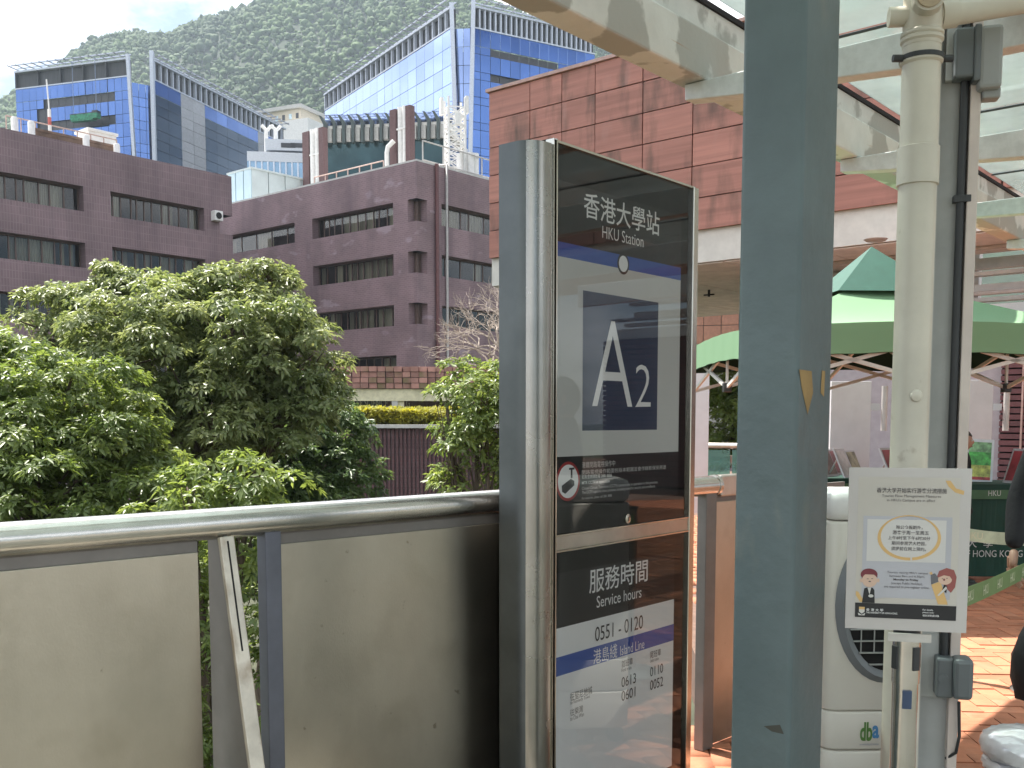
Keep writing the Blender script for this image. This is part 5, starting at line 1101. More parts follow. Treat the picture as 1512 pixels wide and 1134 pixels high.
# printed cartoon of a boy with a laptop and a girl with a marker
nprn('boy_hair', nell(260, 716, 53, 38), N_mr, 4); nprn('boy_ear', nell(212, 755, 9, 13), N_sk, 4); nprn('boy_ear', nell(318, 752, 9, 13), N_sk, 4); nprn('boy_face', nell(264, 752, 47, 45), N_sk, 4.5)
nprn('boy_fringe', npoly([(212, 735), (215, 700), (250, 686), (305, 700), (314, 735), (290, 716), (235, 716)]), N_mr, 5); nprn('boy_suit', npoly([(232, 805), (255, 797), (285, 800), (296, 815), (300, 897), (220, 897)]), P_bk, 4.5); nprn('boy_shirt', npoly([(252, 799), (275, 799), (266, 845)]), N_wh, 5)
nprn('laptop', npoly([(296, 818), (366, 808), (369, 858), (299, 868)]), N_gr, 5.5); nprn('boy_hand', nell(275, 852, 16, 10), N_wh, 6); nprn('boy_eyes', nrect(246, 742, 258, 746), N_tx, 6); nprn('boy_eyes', nrect(274, 740, 286, 744), N_tx, 6); nprn('boy_mouth', nell(265, 760, 8, 4), N_tx, 6)
nprn('marker_body', npoly([(645, 768), (700, 745), (750, 890), (690, 890)]), N_or, 4.5); nprn('marker_collar', npoly([(640, 705), (665, 695), (702, 742), (644, 767)]), N_bt, 4.5); nprn('marker_tip', npoly([(630, 692), (645, 686), (652, 702), (638, 706)]), N_or, 4.5)
nprn('girl_hair', npoly([(675, 725), (690, 680), (735, 660), (780, 672), (797, 715), (790, 780), (765, 815), (740, 790), (700, 740)]), N_rh, 4); nprn('girl_face', nell(727, 733, 42, 32), N_sk, 5); nprn('girl_fringe', npoly([(690, 720), (700, 690), (735, 682), (765, 700), (772, 735), (755, 712), (720, 706)]), N_rh, 5.5)
nprn('girl_dress', npoly([(722, 765), (742, 772), (738, 818), (712, 800)]), P_bk, 5.5); nprn('girl_arm', npoly([(735, 775), (742, 790), (692, 838), (684, 832)]), N_wh, 6); nprn('girl_eyes', nrect(708, 726, 716, 730), N_tx, 6); nprn('girl_eyes', nrect(734, 722, 744, 726), N_tx, 6); nprn('girl_mouth', nell(722, 734, 6, 7), N_mr, 6)

# ---- green belts
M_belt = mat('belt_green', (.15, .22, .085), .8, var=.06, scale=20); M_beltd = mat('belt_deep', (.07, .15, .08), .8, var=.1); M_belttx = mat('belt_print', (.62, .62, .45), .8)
def belt(label, p, q, h, mm, words, sag=.02):
    p = Vector(p); q = Vector(q); rz = math.atan2(q.y - p.y, q.x - p.x); L = math.hypot(q.x - p.x, q.y - p.y); o = thing('barrier_belt', label, 'barrier belt', p, rz, 'green queue belts'); m = MB(); n = 16
    f = lambda x: (q.z - p.z) * x / L - sag * 4 * (x / L) * (1 - x / L)
    for k in range(n): a, b = L * k / n, L * (k + 1) / n; m.add([(a, 0, f(a) - h/2), (b, 0, f(b) - h/2), (b, 0, f(b) + h/2), (a, 0, f(a) + h/2), (a, .0015, f(a) - h/2), (b, .0015, f(b) - h/2), (b, .0015, f(b) + h/2), (a, .0015, f(a) + h/2)], [(0,1,2,3), (7,6,5,4), (3,2,6,7), (1,0,4,5)])
    m.build('webbing', mm, o)
    for x, w_ in words:
        if x < L: text('HKU', M_belttx, o, x - w_/2, x + w_/2, f(x) - h*.27, f(x) + h*.27, -.002)
    return o
pA = Vector((pst.x + .03, pst.y, ztp + .055)); pB = at_y(1560, 815, 4.45)
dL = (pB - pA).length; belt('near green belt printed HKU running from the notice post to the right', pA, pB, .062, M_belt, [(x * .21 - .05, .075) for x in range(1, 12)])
pA2 = at_y(1395, 782, 5.9); pB2 = at_y(1540, 796, 5.5); belt('pale sunlit belt printed HKU crossing before the green table', pA2, pB2, .07, mat('belt_sunlit', (.42, .50, .36), .6, var=.25, scale=6), [(.17, .1), (.62, .1)])  # paler copy of the belt green, sunlight put into its colour
def belt_post(label, x, y):
    t = thing('queue_post', label, 'barrier post', (x, y, 0), 0); m = MB(); m.lathe([(.17, 0), (.17, .012), (.15, .03), (.04, .045)], 28); m.build('base', M_stain, t, smooth=True)
    m = MB(); m.tube([(0, 0, .03), (0, 0, .98)], .034, 20); m.build('pole', M_rail, t, smooth=True); m = MB(); m.tube([(0, 0, .98), (0, 0, .995)], .04, 20); m.build('cap', M_cab, t); return t
belt_post('second barrier post outside the right edge holding the near belt', pB.x + .04, pB.y); belt_post('barrier post behind the downpipe holding the pale belt', pA2.x - .04, pA2.y); belt_post('far right barrier post holding the pale belt', pB2.x + .04, pB2.y)

# ---- evaporative air cooler
pcq = at_y(1292, 1000, 3.75); rzc = R(2)
ac = thing('air_cooler', 'tall cream portable air cooler with grey ringed grille', 'air cooler', (pcq.x, pcq.y, 0), rzc); FAc = Frame(pcq, rzc)
M_acw = mat('cooler_cream', (.70, .67, .60), .38, var=.03, scale=2); M_acg = mat('cooler_grey', (.20, .215, .23), .45, var=.05)
xl = FAc.uz(1221, 900)[0]; xr = .20; zt = FAc.uz(1260, 727)[1]; M_act = mat('cooler_top', (.78, .77, .75), .4, var=.02)
def body_poly(x0, x1, y0, y1): return rrect(x0, x1, y0, y1, .06, 5)
m = MB(); zj1 = FAc.uz(1260, 1050)[1]; zj2 = FAc.uz(1260, 1108)[1]
for z0, z1, nm, mm in ((.08, zj2 - .004, 'tank', M_acw), (zj2 + .001, zj1 - .003, 'lower_body', M_acw), (zj1, zt - .11, 'upper_body', M_acw), (zt - .107, zt, 'top_cover', M_act)):
    m = MB(); m.prism(body_poly(xl, xr, 0, .34), z0, z1); m.build(nm, mm, ac, bevel=.008 if nm != 'top_cover' else .03, smooth=True)
for sx in (xl + .06, xr - .06):
    for sy in (.06, .28): m = MB(); m.tube([(sx - .02, sy, .04), (sx + .02, sy, .04)], .04, 14); m.build('caster', M_cab, ac)
gx, gz = FAc.uz(1312, 893); grx = gx - FAc.uz(1234, 893)[0]; grz = (FAc.uz(1300, 778)[1] - FAc.uz(1300, 1010)[1]) / 2
gx = min(gx, xr - .16)
ro = ellipse(gx, gz, grx, grz, 40); ri = ellipse(gx + .004, gz, grx * .80, grz * .84, 40); m = MB(); n = 40
vs = [(x, -.002, z) for x, z in ro] + [(x, -.028, z) for x, z in [((a + c) / 2, (b + d) / 2) for (a, b), (c, d) in zip(ro, ri)]] + [(x, -.012, z) for x, z in ri] + [(x, .02, z) for x, z in ri]
m.add(vs, [(r * n + (i + 1) % n, r * n + i, (r + 1) * n + i, (r + 1) * n + (i + 1) % n)[::-1] for r in range(3) for i in range(n)]); m.build('grille_ring', M_acg, ac, smooth=True)
m = MB(); m.add([(x, -.004, z) for x, z in ri], [tuple(range(40))]); m.build('grille_recess', M_dark, ac)
for k in range(-5, 6):
    zz = gz + k * grz * .15; hw_ = grx * .78 * math.sqrt(max(0.02, 1 - (k * .15 / .84) ** 2)); m = MB(); m.bar((gx - hw_, -.014, zz), (gx + hw_, -.014, zz), .012, .004); m.build('louver', M_wgrey, ac)
for k in range(-3, 4): m = MB(); m.box(gx + k * .05 - .002, gx + k * .05 + .002, -.010, -.006, gz - grz * .6, gz + grz * .6); m.build('vane', M_wgrey, ac)
P_lg = pm_('print_leaf', (.10, .22, .05)); P_lb = pm_('print_sky', (.08, .25, .50))
def actx(s, a, b, c, d, mm): x0, z1 = FAc.uz(a, b); x1, z0 = FAc.uz(c, d); text(s, mm, ac, x0, x1, z0, z1, -.002, .03)
actx('db', 1270, 1066, 1287.5, 1094, P_lg); actx('a', 1288, 1071, 1297.5, 1090, P_lb); actx('an everlasting aid solution', 1269, 1097, 1297, 1101, N_gr)

# ---- gazebo tent
def fab_mat(name, c):
    m = leaf_mat(name, c, c, .03, .7); return m
M_fab = fab_mat('tent_fabric', (.19, .33, .19)); M_fab2 = mat('tent_cap', (.025, .095, .07), .7, var=.08)
tw2 = 1.32; tc = Vector((at_y(1283, 500, 9.1).x, 9.1, 0)); rzt = R(3)
tn = thing('gazebo_tent', 'green pop up gazebo tent with white folding truss', 'tent', tc, rzt)
zcn = at_y(1510, 486, tc.y - tw2).z; zap = at_y(1287, 364, 9.1).z
def eave(s): return zcn + .05 * math.sin(math.pi * s)
m = MB(); NS = 12; zv = zap - .42; rv = .34
def ring_pt(side, s, k):
    # k: 0 eave .. 1 vent ring
    a = [(-1, -1), (1, -1), (1, 1), (-1, 1)][side]; b = [(-1, -1), (1, -1), (1, 1), (-1, 1)][(side + 1) % 4]
    ex, ey = (a[0] + (b[0] - a[0]) * s) * tw2, (a[1] + (b[1] - a[1]) * s) * tw2; kk = k
    x = ex * (1 - kk) + ex / tw2 * rv * kk; y = ey * (1 - kk) + ey / tw2 * rv * kk; z = eave(s) + (zv - eave(s)) * (kk ** 1.0) - .10 * math.sin(math.pi * kk) * math.sin(math.pi * s) ; return (x, y, z)
for side in range(4):
    o = len(m.v); NK = 8
    for k in range(NK + 1):
        for s in range(NS + 1): m.v.append(ring_pt(side, s / NS, k / NK))
    for k in range(NK):
        for s in range(NS): m.f.append((o + k*(NS+1) + s, o + k*(NS+1) + s + 1, o + (k+1)*(NS+1) + s + 1, o + (k+1)*(NS+1) + s)); m.mi.append(0)
m.build('roof_fabric', M_fab, tn, smooth=True)
M_tentshade = mat('tent_shade', (.012, .04, .022), .8, var=.1)  # dark inner sheets added to paint in the shade under the tent
lm_ = MB(); lm_.v = [(x * .992, y * .992, z - .02) for x, y, z in m.v]; lm_.f = list(m.f); lm_.mi = list(m.mi); lm_.build('roof_shade_sheet', M_tentshade, tn, smooth=True)
m = MB()
for side in range(4):
    o = len(m.v)
    for k in range(3):
        for s in range(NS * 2 + 1): x, y, z = ring_pt(side, s / NS / 2, 0); q = 1.012 + .003 * math.sin(s * 2.1 + k); m.v.append((x * q, y * q, z + .01 - k * .115 + (.003 * math.sin(s * 1.7) if k == 2 else 0)))
    for k in range(2):
        for s in range(NS * 2): w_ = NS * 2 + 1; m.f.append((o + k*w_ + s, o + (k+1)*w_ + s, o + (k+1)*w_ + s + 1, o + k*w_ + s + 1)); m.mi.append(0)
m.build('valance', M_fab, tn, smooth=True)
lm_ = MB(); lm_.v = [(x * .991, y * .991, z - .004) for x, y, z in m.v]; lm_.f = list(m.f); lm_.mi = list(m.mi); lm_.build('valance_shade_sheet', M_tentshade, tn, smooth=True)
m = MB(); r2 = rv * 1.35; m.add([(-r2, -r2, zv - .02), (r2, -r2, zv - .02), (r2, r2, zv - .02), (-r2, r2, zv - .02), (0, 0, zap)], [(0, 1, 4), (1, 2, 4), (2, 3, 4), (3, 0, 4)]); m.build('vent_cap', M_fab2, tn)
M_tpole = mat('tent_white', (.66, .64, .60), .45, var=.06)
for cx_, cy_ in ((-1, -1), (1, -1), (1, 1), (-1, 1)):
    m = MB(); m.box(cx_*tw2*.985 - .02, cx_*tw2*.985 + .02, cy_*tw2*.985 - .02, cy_*tw2*.985 + .02, 0, zcn - .02); m.build('leg', M_tpole, tn)
for side in range(4):
    a = Vector([(-1, -1), (1, -1), (1, 1), (-1, 1)][side] + (0,)) * tw2 * .96; b = Vector([(-1, -1), (1, -1), (1, 1), (-1, 1)][(side + 1) % 4] + (0,)) * tw2 * .96
    zu, zl_ = zcn - .06, zcn - .40
    for i in range(2):
        p0, p1 = a.lerp(b, i / 2), a.lerp(b, (i + 1) / 2)
        for A_, B_ in ((zu, zl_), (zl_, zu)): m = MB(); m.bar(p0 + Vector((0, 0, A_)), p1 + Vector((0, 0, B_)), .022, .03); m.build('truss_bar', M_tpole, tn)
    q = a.lerp(b, .5); m = MB(); m.box(q.x - .035, q.x + .035, q.y - .035, q.y + .035, zl_ - .04, zl_ + .04); m.build('truss_hub', M_cab, tn, bevel=.005)
    m = MB(); m.bar(q + Vector((0, 0, zl_)), q + Vector((0, 0, zu + .1)), .02); m.build('truss_strut', M_tpole, tn)
    m = MB(); m.bar(q + Vector((0, 0, zl_)), Vector((0, 0, zv - .35)), .02, .028); m.bar(q + Vector((0, 0, zu)), Vector((0, 0, zv - .1)), .02, .028); m.build('roof_strut', M_tpole, tn)
m = MB(); m.tube([(0, 0, zv - .4), (0, 0, zap - .02)], .02, 8); m.build('centre_pole', M_tpole, tn)
# water weights and sandbags at its right front leg
lg = Matrix.Rotation(rzt, 3, 'Z') @ Vector((tw2 * .985, -tw2 * .985, 0)) + tc
M_wplas = mat('white_plastic', (.68, .68, .70), .4, var=.04); M_bag = mat('sandbag_grey', (.09, .09, .10), .8, var=.25, scale=10, bump=.4)
for i, (dx, dy) in enumerate(((-.10, -.20), (.145, -.20))):
    m = MB(); m.lathe([(.095, 0), (.115, .015), (.115, .10), (.108, .11), (.108, .26), (.10, .29), (.04, .30)], 24)
    tag(m.build('water_weight', M_wplas, None, (lg.x + dx, lg.y + dy, 0), smooth=True), ['left white plastic water weight at the tent leg', 'right white plastic water weight at the tent leg'][i], 'tent weight', 'water weights at the tent leg')
def sandbag(label, loc, rz, sx, sy, sz):
    m = MB(); prof = []; nU, nV = 16, 8
    for j in range(nV + 1):
        ph = -math.pi / 2 + math.pi * j / nV
        for i in range(nU):
            th = 2 * math.pi * i / nU; e = .55; cc = lambda v: math.copysign(abs(v) ** e, v); m.v.append((sx * cc(math.cos(ph)) * cc(math.cos(th)), sy * cc(math.cos(ph)) * cc(math.sin(th)), sz * cc(math.sin(ph)) + .006 * math.sin(5 * th + j)))
    for j in range(nV):
        for i in range(nU): i2 = (i + 1) % nU; m.f.append((j*nU + i, j*nU + i2, (j+1)*nU + i2, (j+1)*nU + i)); m.mi.append(0)
    return tag(m.build('sandbag', M_bag, None, loc, (0, 0, rz), smooth=True), label, 'sandbag', 'grey sandbags on the tent leg')
m = MB(); m.tube([(0, 0, 0), (0, 0, .60)], .085, 20); tag(m.build('weight_drum', M_wplas, None, (lg.x + .03, lg.y - .42, 0), smooth=True), 'white drum under the two grey sandbags', 'drum')
sandbag('lower grey sandbag on the white drum', (lg.x + .02, lg.y - .42, .67), .1, .17, .11, .07); sandbag('upper flatter grey sandbag on the pile', (lg.x + .05, lg.y - .42, .775), -.1, .16, .10, .035)

# ---- display tables with green cloths
M_cloth = mat('green_cloth', (.006, .045, .030), .75, var=.2, scale=2); M_clothw = mat('cloth_print', (.55, .57, .55), .7); M_wood = mat('table_wood', (.35, .22, .14), .6)
def cloth_table(label, x0, x1, y, h, lines):
    t = thing('display_table', label, 'table', (x0, y, 0), 0); L = x1 - x0
    m = MB(); n = 60; vs = []; 
    for k in range(n + 1):
        xx = L * k / n; yy = .012 * math.sin(k * 1.3) * 1
        vs += [(xx, yy, .05), (xx, 0, h)]
    m.add(vs, [(2*k, 2*k+2, 2*k+3, 2*k+1) for k in range(n)]); m.box(0, L, .0, .7, h + .0, h + .006); m.quad((0, 0, .05), (0, 0, h), (0, .7, h), (0, .7, .05)); m.quad((L, 0, .05), (L, .7, .05), (L, .7, h), (L, 0, h)); m.build('tablecloth', M_cloth, t, smooth=False)
    m = MB(); m.box(-.01, L + .01, -.018, -.010, h - .13, h - .045); m.build('cloth_band', M_beltd, t)
    for a, b, c_, d, s in lines: text(s, M_clothw, t, a, b, c_, d, -.022)
    for sx in (.06, L - .06):
        for sy in (.08, .62): m = MB(); m.tube([(sx, sy, 0), (sx, sy, h - .02)], .016, 8); m.build('leg', M_greypipe, t)
    return t
def T1(px, py): q = at_y(px, py, 9.35); return q.x, q.z
xk0 = T1(1300, 700)[0]; zk = T1(1450, 716)[1]
L1 = []
def add1(s, a, b, c, d): x0, z1 = T1(a, b); x1, z0 = T1(c, d); L1.append((x0 - xk0, x1 - xk0, z0, z1, s))
add1('HKU', 1458, 724, 1476, 732); add1('香  港  大  學', 1380, 795, 1464, 808); add1('THE UNIVERSITY OF HONG KONG', 1325, 812, 1508, 822); add1('HKU', 1372, 724, 1390, 732)
cloth_table('long green clothed table lettered for the university under the tent', xk0, xk0 + 2.6, 9.35, zk, L1)
def T2(px, py): q = at_y(px, py, 10.2); return q.x, q.z
x2 = T2(1195, 700)[0]; z2 = T2(1230, 707)[1]
cloth_table('small green clothed table seen between green post and notice', x2, x2 + .62, 10.2, z2, [(T2(1231, 0)[0] - x2, T2(1235, 0)[0] - x2, T2(1230, 723)[1], T2(1230, 716)[1], 'U')])
# picture stands: boards leaning on the tables, seen edge-on
M_frame = mat('silver_frame', (.50, .50, .52), .35, .6, var=.05); M_pp = [mat('print_photo_brown', (.20, .13, .11), .3, var=.5, scale=5), mat('print_photo_red', (.30, .05, .06), .3, var=.4, scale=4), mat('print_photo_white', (.55, .52, .50), .3, var=.3, scale=6), mat('print_photo_olive', (.25, .24, .15), .3, var=.6, scale=8)]
def lean_board(label, px, pyb, pyt, Y, w_, rz, tilt, k, ztab):
    q = at_y(px, pyb, Y); h_ = abs(at_y(px, pyt, Y).z - q.z) / max(.3, math.cos(tilt)); t = thing('picture_stand', label, 'picture stand', (q.x, q.y, ztab + .006), rz, 'picture stands on the green tables')
    rx = Matrix.Rotation(-tilt, 4, 'X')
    m = MB(); m.box(0, w_, 0, .02, 0, h_); m.build('frame', M_frame, t, None, (-tilt, 0, 0), bevel=.004)
    m = MB(); m.box(.02, w_ - .02, -.003, 0, .025, h_ - .025); m.build('picture', M_pp[k], t, None, (-tilt, 0, 0))
    m = MB(); a = rx @ Vector((w_ / 2, .02, h_ * .8)); m.bar(a, (w_ / 2, a.y + .12, 0), .02, .01); m.build('strut', M_frame, t); return t
for i, (px, pyb, pyt, Y, w_, rz, k) in enumerate(((1206, 704, 657, 10.3, .30, 55, 2), (1222, 704, 655, 10.4, .30, 50, 0), (1262, 700, 662, 10.6, .26, 50, 3), (1238, 702, 664, 10.75, .24, 58, 1), (1248, 703, 660, 10.25, .22, 46, 2))):
    lean_board(['leftmost leaning picture stand beside the green post', 'brown portrait picture stand beside the notice', 'smaller dark picture stand behind the portrait', 'small red picture stand at the back of the small table', 'narrow pale picture stand beside the portrait'][i], px, pyb, pyt, Y, w_, R(rz), R(24), k, z2)
for i, (px, Y, w_, rz, k) in enumerate(((1318, 9.7, .3, 40, 1), (1480, 9.6, .34, -62, 1), (1496, 9.75, .34, -62, 3))):
    lean_board(['red picture stand partly behind the downpipe', 'red fronted leaning stand on the long green table', 'pale leaning stand at the far right of the long table'][i], px, 705, 655, Y, w_, R(rz), R(24), k, zk)
# bright landscape poster stand
q = at_y(1424, 716, 9.75); lp = thing('poster_stand', 'bright green landscape poster in a white frame on the long table', 'poster stand', (q.x, q.y, zk + .006), R(-6), None)
h_ = at_y(1430, 648, 9.75).z - zk; w_ = at_y(1464, 700, 9.75).x - q.x
m = MB(); m.box(0, w_, 0, .02, 0, h_); m.build('frame', mat('frame_white', (.70, .75, .80), .4), lp, None, (R(-6), R(3), 0), bevel=.004)
def band(z0, z1, c, nm): m = MB(); m.box(.025, w_ - .025, -.004 - .0005, -.001, z0 * h_, z1 * h_); m.build('picture_band', mat(nm, c, .35, var=.5, scale=16), lp, None, (R(-6), R(3), 0))
band(.06, .13, (.45, .05, .05), 'poster_red'); band(.13, .40, (.50, .55, .12), 'poster_lime'); band(.40, .70, (.08, .45, .08), 'poster_green'); band(.70, .93, (.25, .50, .25), 'poster_mint')
m = MB(); m.bar((w_ / 2, .03, h_ * .7), (w_ / 2, .2, 0), .02, .01); m.build('strut', M_frame, lp)
# white display boards behind
def board(label, px0, px1, pyt, Y, tube):
    a = at_y(px0, 600, Y); b = at_y(px1, 600, Y); zt_ = at_y(px0, pyt, Y).z; t = thing('display_board', label, 'display board', (a.x, a.y, 0), 0, 'white display boards'); L = b.x - a.x
    m = MB(); m.box(0, L, 0, .04, .35, zt_); m.build('panel', mat('board_white', (.60, .60, .63), .6, var=.04), t, bevel=.004)
    for x in (.03, L - .03): m = MB(); m.box(x - .02, x + .02, .04, .08, 0, zt_); m.build('post', M_frame, t); m = MB(); m.box(x - .03, x + .03, -.2, .3, 0, .03); m.build('foot', M_frame, t)
    if tube: z_ = at_y(px1, 570, Y).z; m = MB(); m.tube([(L + .14, -.02, at_y(px1, 636, Y).z), (L + .14, -.02, z_)], .032, 14); m.build('tube_lamp', mat('tube_white', (.50, .48, .47), .4), t, smooth=True); m = MB(); m.box(L, L + .1, 0, .03, at_y(px1, 606, Y).z, at_y(px1, 596, Y).z); m.build('bracket', M_frame, t)
board('lilac white display board seen just right of the station sign', 1016, 1047, 536, 12.5, False); board('white display board left of the cream downpipe', 1227, 1286, 563, 11.2, True); board('white display board right of the white column', 1408, 1466, 561, 11.2, True)

# ---- silver covered stool, front right
q = at_y(1512, 1110, 3.45); st_ = thing('covered_stool', 'stool wrapped in shiny wrinkled silver plastic at lower right', 'stool', (q.x + .02, q.y, 0), 0)
M_silver = mat('silver_film', (.80, .80, .83), .25, .3, var=.12, scale=9, bump=.35, bscale=16); z_ = at_y(1490, 1082, 3.45).z
def cushion(nu=40, nv=14, rx=.16, ry=.16, rz_=.055, cz=0):
    m = MB()
    for j in range(nv + 1):
        ph = -math.pi/2 + math.pi * j / nv
        for i in range(nu):
            th = 2*math.pi*i/nu; e = .6; r_ = abs(math.cos(ph)) ** e; wr = 1 + .02 * math.sin(9*th + 2*j) * r_ + .015 * math.sin(17 * th - j); m.v.append((rx * r_ * math.cos(th) * wr, ry * r_ * math.sin(th) * wr, cz + rz_ * math.copysign(abs(math.sin(ph)) ** .8, math.sin(ph)) + .006 * math.sin(7*th + j * 1.7) * r_))
    for j in range(nv):
        for i in range(nu): i2 = (i+1) % nu; m.f.append((j*nu+i, j*nu+i2, (j+1)*nu+i2, (j+1)*nu+i)); m.mi.append(0)
    return m
cushion(cz=z_ - .05).build('cushion', M_silver, st_, smooth=True)
cushion(rx=.152, ry=.152, rz_=.03, cz=z_ - .115).build('lower_cushion', M_silver, st_, smooth=True)
M_pinkst = mat('pink_plastic', (.60, .38, .36), .5, var=.05)
for a in range(4): t = R(45 + 90 * a); m = MB(); m.tube([(.10 * math.cos(t), .10 * math.sin(t), z_ - .13), (.15 * math.cos(t), .15 * math.sin(t), 0)], .018, 10); m.build('leg', M_pinkst, st_, smooth=True)
m = MB(); m.lathe([(.11, z_ - .145), (.115, z_ - .13)], 24); m.build('seat_ring', M_pinkst, st_)

# ---- people
M_skin = mat('skin', (.38, .22, .15), .5, var=.06, scale=6); M_blk = mat('black_cotton', (.008, .008, .010), .85, var=.3, scale=8, bump=.3); M_hair = mat('black_hair', (.008, .007, .007), .45, var=.3, scale=30, stretch=(1, 1, .2)); M_shoe = mat('black_shoe', (.02, .02, .02), .4)
def skinned(name, verts, edges, radii, mats, parent, root=0, sub=2):
    me = bpy.data.meshes.new(name); me.from_pydata(verts, edges, []); 
    for m_ in mats: me.materials.append(m_)
    o = obj(name, me, parent); sk = o.modifiers.new('skin', 'SKIN'); sk.use_smooth_shade = True; sk.use_x_symmetry = False
    if not me.skin_vertices: bpy.context.view_layer.objects.active = o
    return o, me
def tube_body(parent, name, chains, m_, sub=1):
    """one continuous surface: metaball-like union by skin of chains [(pts, radii)] sharing joints"""
    V_, E_, R_ = [], [], []; key = {}
    def idx_(p, r):
        k = tuple(round(c_, 4) for c_ in p)
        if k not in key: key[k] = len(V_); V_.append(k); R_.append(r)
        return key[k]
    for pts, rad_ in chains:
        ids = [idx_(p, r) for p, r in zip(pts, rad_)]; E_.extend(zip(ids[:-1], ids[1:]))
    me = bpy.data.meshes.new(name); me.from_pydata(V_, E_, []); me.materials.append(m_); o = obj(name, me, parent)
    sk = o.modifiers.new('skin', 'SKIN'); sk.use_smooth_shade = True
    lay = me.attributes.get('skin_vertices')
    bpy.context.view_layer.objects.active = o
    try: bpy.ops.object.select_all(action='DESELECT'); o.select_set(True); bpy.ops.mesh.customdata_skin_add()
    except Exception: pass
    if me.skin_vertices:
        for i, r in enumerate(R_): rr = r if isinstance(r, tuple) else (r, r); me.skin_vertices[0].data[i].radius = rr; me.skin_vertices[0].data[i].use_root = (i == 0)
    sb = o.modifiers.new('sub', 'SUBSURF'); sb.levels = 2; sb.render_levels = 2
    return o
def head(parent, z, facing, hair_long=False, s=1.0, x0=0.0, y0=0.0):
    # facing -y in local; sculpted sphere with nose, brow, chin; separate hair shell, eyes, ears
    h = bpy.data.objects.new('head', None)
    m = MB(); nu, nv = 28, 20; c_ = math.cos(facing); s_ = math.sin(facing)
    def pt(th, ph, hair=0.0):
        x = .073 * math.cos(ph) * math.sin(th); y = -.092 * math.cos(ph) * math.cos(th); zz = .115 * math.sin(ph)
        f = max(0, math.cos(th)) * math.cos(ph)
        if ph < 0: x *= 1 + ph * .22; y *= 1 + ph * .12 * (1 if y > 0 else .2)
        nose = math.exp(-((th) / .18) ** 2 - ((ph + .12) / .22) ** 2); y -= .024 * nose
        y += .008 * math.exp(-((abs(th) - .38) / .16) ** 2 - ((ph - .05) / .1) ** 2)
        y -= .006 * math.exp(-(th / .3) ** 2 - ((ph + .52) / .1) ** 2)
        if hair: k = 1 + hair; x *= k; y *= k; zz *= k
        return x * s, y * s, zz * s
    W = lambda p: (x0 + p[0] * c_ - p[1] * s_, y0 + p[0] * s_ + p[1] * c_, z + p[2])
    for j in range(nv + 1):
        for i in range(nu): m.v.append(W(pt(-math.pi + 2 * math.pi * i / nu, -math.pi/2 + math.pi * j / nv)))
    for j in range(nv):
        for i in range(nu): i2 = (i+1) % nu; m.f.append((j*nu+i, j*nu+i2, (j+1)*nu+i2, (j+1)*nu+i)); m.mi.append(0)
    hd = m.build('head', M_skin, parent, smooth=True)
    m = MB(); 
    for j in range(nv + 1):
        for i in range(nu):
            th = -math.pi + 2*math.pi*i/nu; ph = -math.pi/2 + math.pi*j/nv; front = abs(th) < 1.15; lim = .45 if front else (-.35 if not hair_long else -.9); ph2 = max(ph, lim + .08 * math.sin(5 * th)); m.v.append(W(pt(th, ph2, .09 if ph > lim else .03)))
    for j in range(nv):
        for i in range(nu): i2 = (i+1) % nu; m.f.append((j*nu+i, j*nu+i2, (j+1)*nu+i2, (j+1)*nu+i)); m.mi.append(0)
    m.build('hair', M_hair, hd, smooth=True)
    for sx in (-1, 1):
        e = MB(); e.lathe([(.001, -.010), (.009, -.005), (.011, 0), (.009, .005), (.001, .010)], 10, W((sx * .030 * s, -.083 * s, .005 * s))); e.build('eye', mat('eye_white', (.5, .5, .48), .2), hd, smooth=True)
        e = MB(); q_ = Vector(W((sx * .074 * s, .004, -.008 * s))); e.lathe([(.004, -.03), (.013, -.012), (.015, .010), (.008, .03)], 10, q_); e.build('ear', M_skin, hd, smooth=True)
    e = MB(); q0_, q1_ = W((-.02 * s, -.090 * s, -.058 * s)), W((.02 * s, -.090 * s, -.058 * s)); e.tube([q0_, q1_], .005, 8); e.build('mouth', mat('lip', (.30, .12, .10), .5), hd, smooth=True)
    return hd
def hand(parent, wrist, d, palm_n, s=1.0, curl=.5):
    """palm + five fingers; d: direction of the hand, palm_n: palm normal"""
    wrist = Vector(wrist); d = Vector(d).normalized(); n = Vector(palm_n); n = (n - d * n.dot(d)).normalized(); sd = d.cross(n); ch = []
    kn = wrist + d * .085 * s
    ch.append(([tuple(wrist), tuple(wrist + d * .045 * s), tuple(kn)], [(.020*s, .026*s), (.017*s, .036*s), (.014*s, .034*s)]))
    o = tube_body(parent, 'hand', ch, M_skin)
    for i, (off, L_) in enumerate(((-.030, .072), (-.010, .082), (.010, .078), (.029, .062))):
        p0 = kn + sd * off * s - d * .012 * s; a1 = curl; p1 = p0 + (d * math.cos(a1 * .4) + n * math.sin(a1 * .4)) * L_ * .45 * s; p2 = p1 + (d * math.cos(a1 * 1.1) + n * math.sin(a1 * 1.1)) * L_ * .32 * s; p3 = p2 + (d * math.cos(a1 * 1.7) + n * math.sin(a1 * 1.7)) * L_ * .28 * s
        m = MB(); m.tube([p0, p1, p2, p3], [.0092*s, .0086*s, .0078*s, .0055*s], 8); m.build('finger', M_skin, o, smooth=True)
    p0 = wrist + d * .03 * s - sd * .025 * s; p1 = p0 + (d * .75 - sd * .55 + n * .3).normalized() * .038 * s; p2 = p1 + (d * .9 - sd * .1 + n * .4).normalized() * .032 * s
    m = MB(); m.tube([p0, p1, p2], [.012*s, .0105*s, .007*s], 8); m.build('thumb', M_skin, o, smooth=True)
    return o
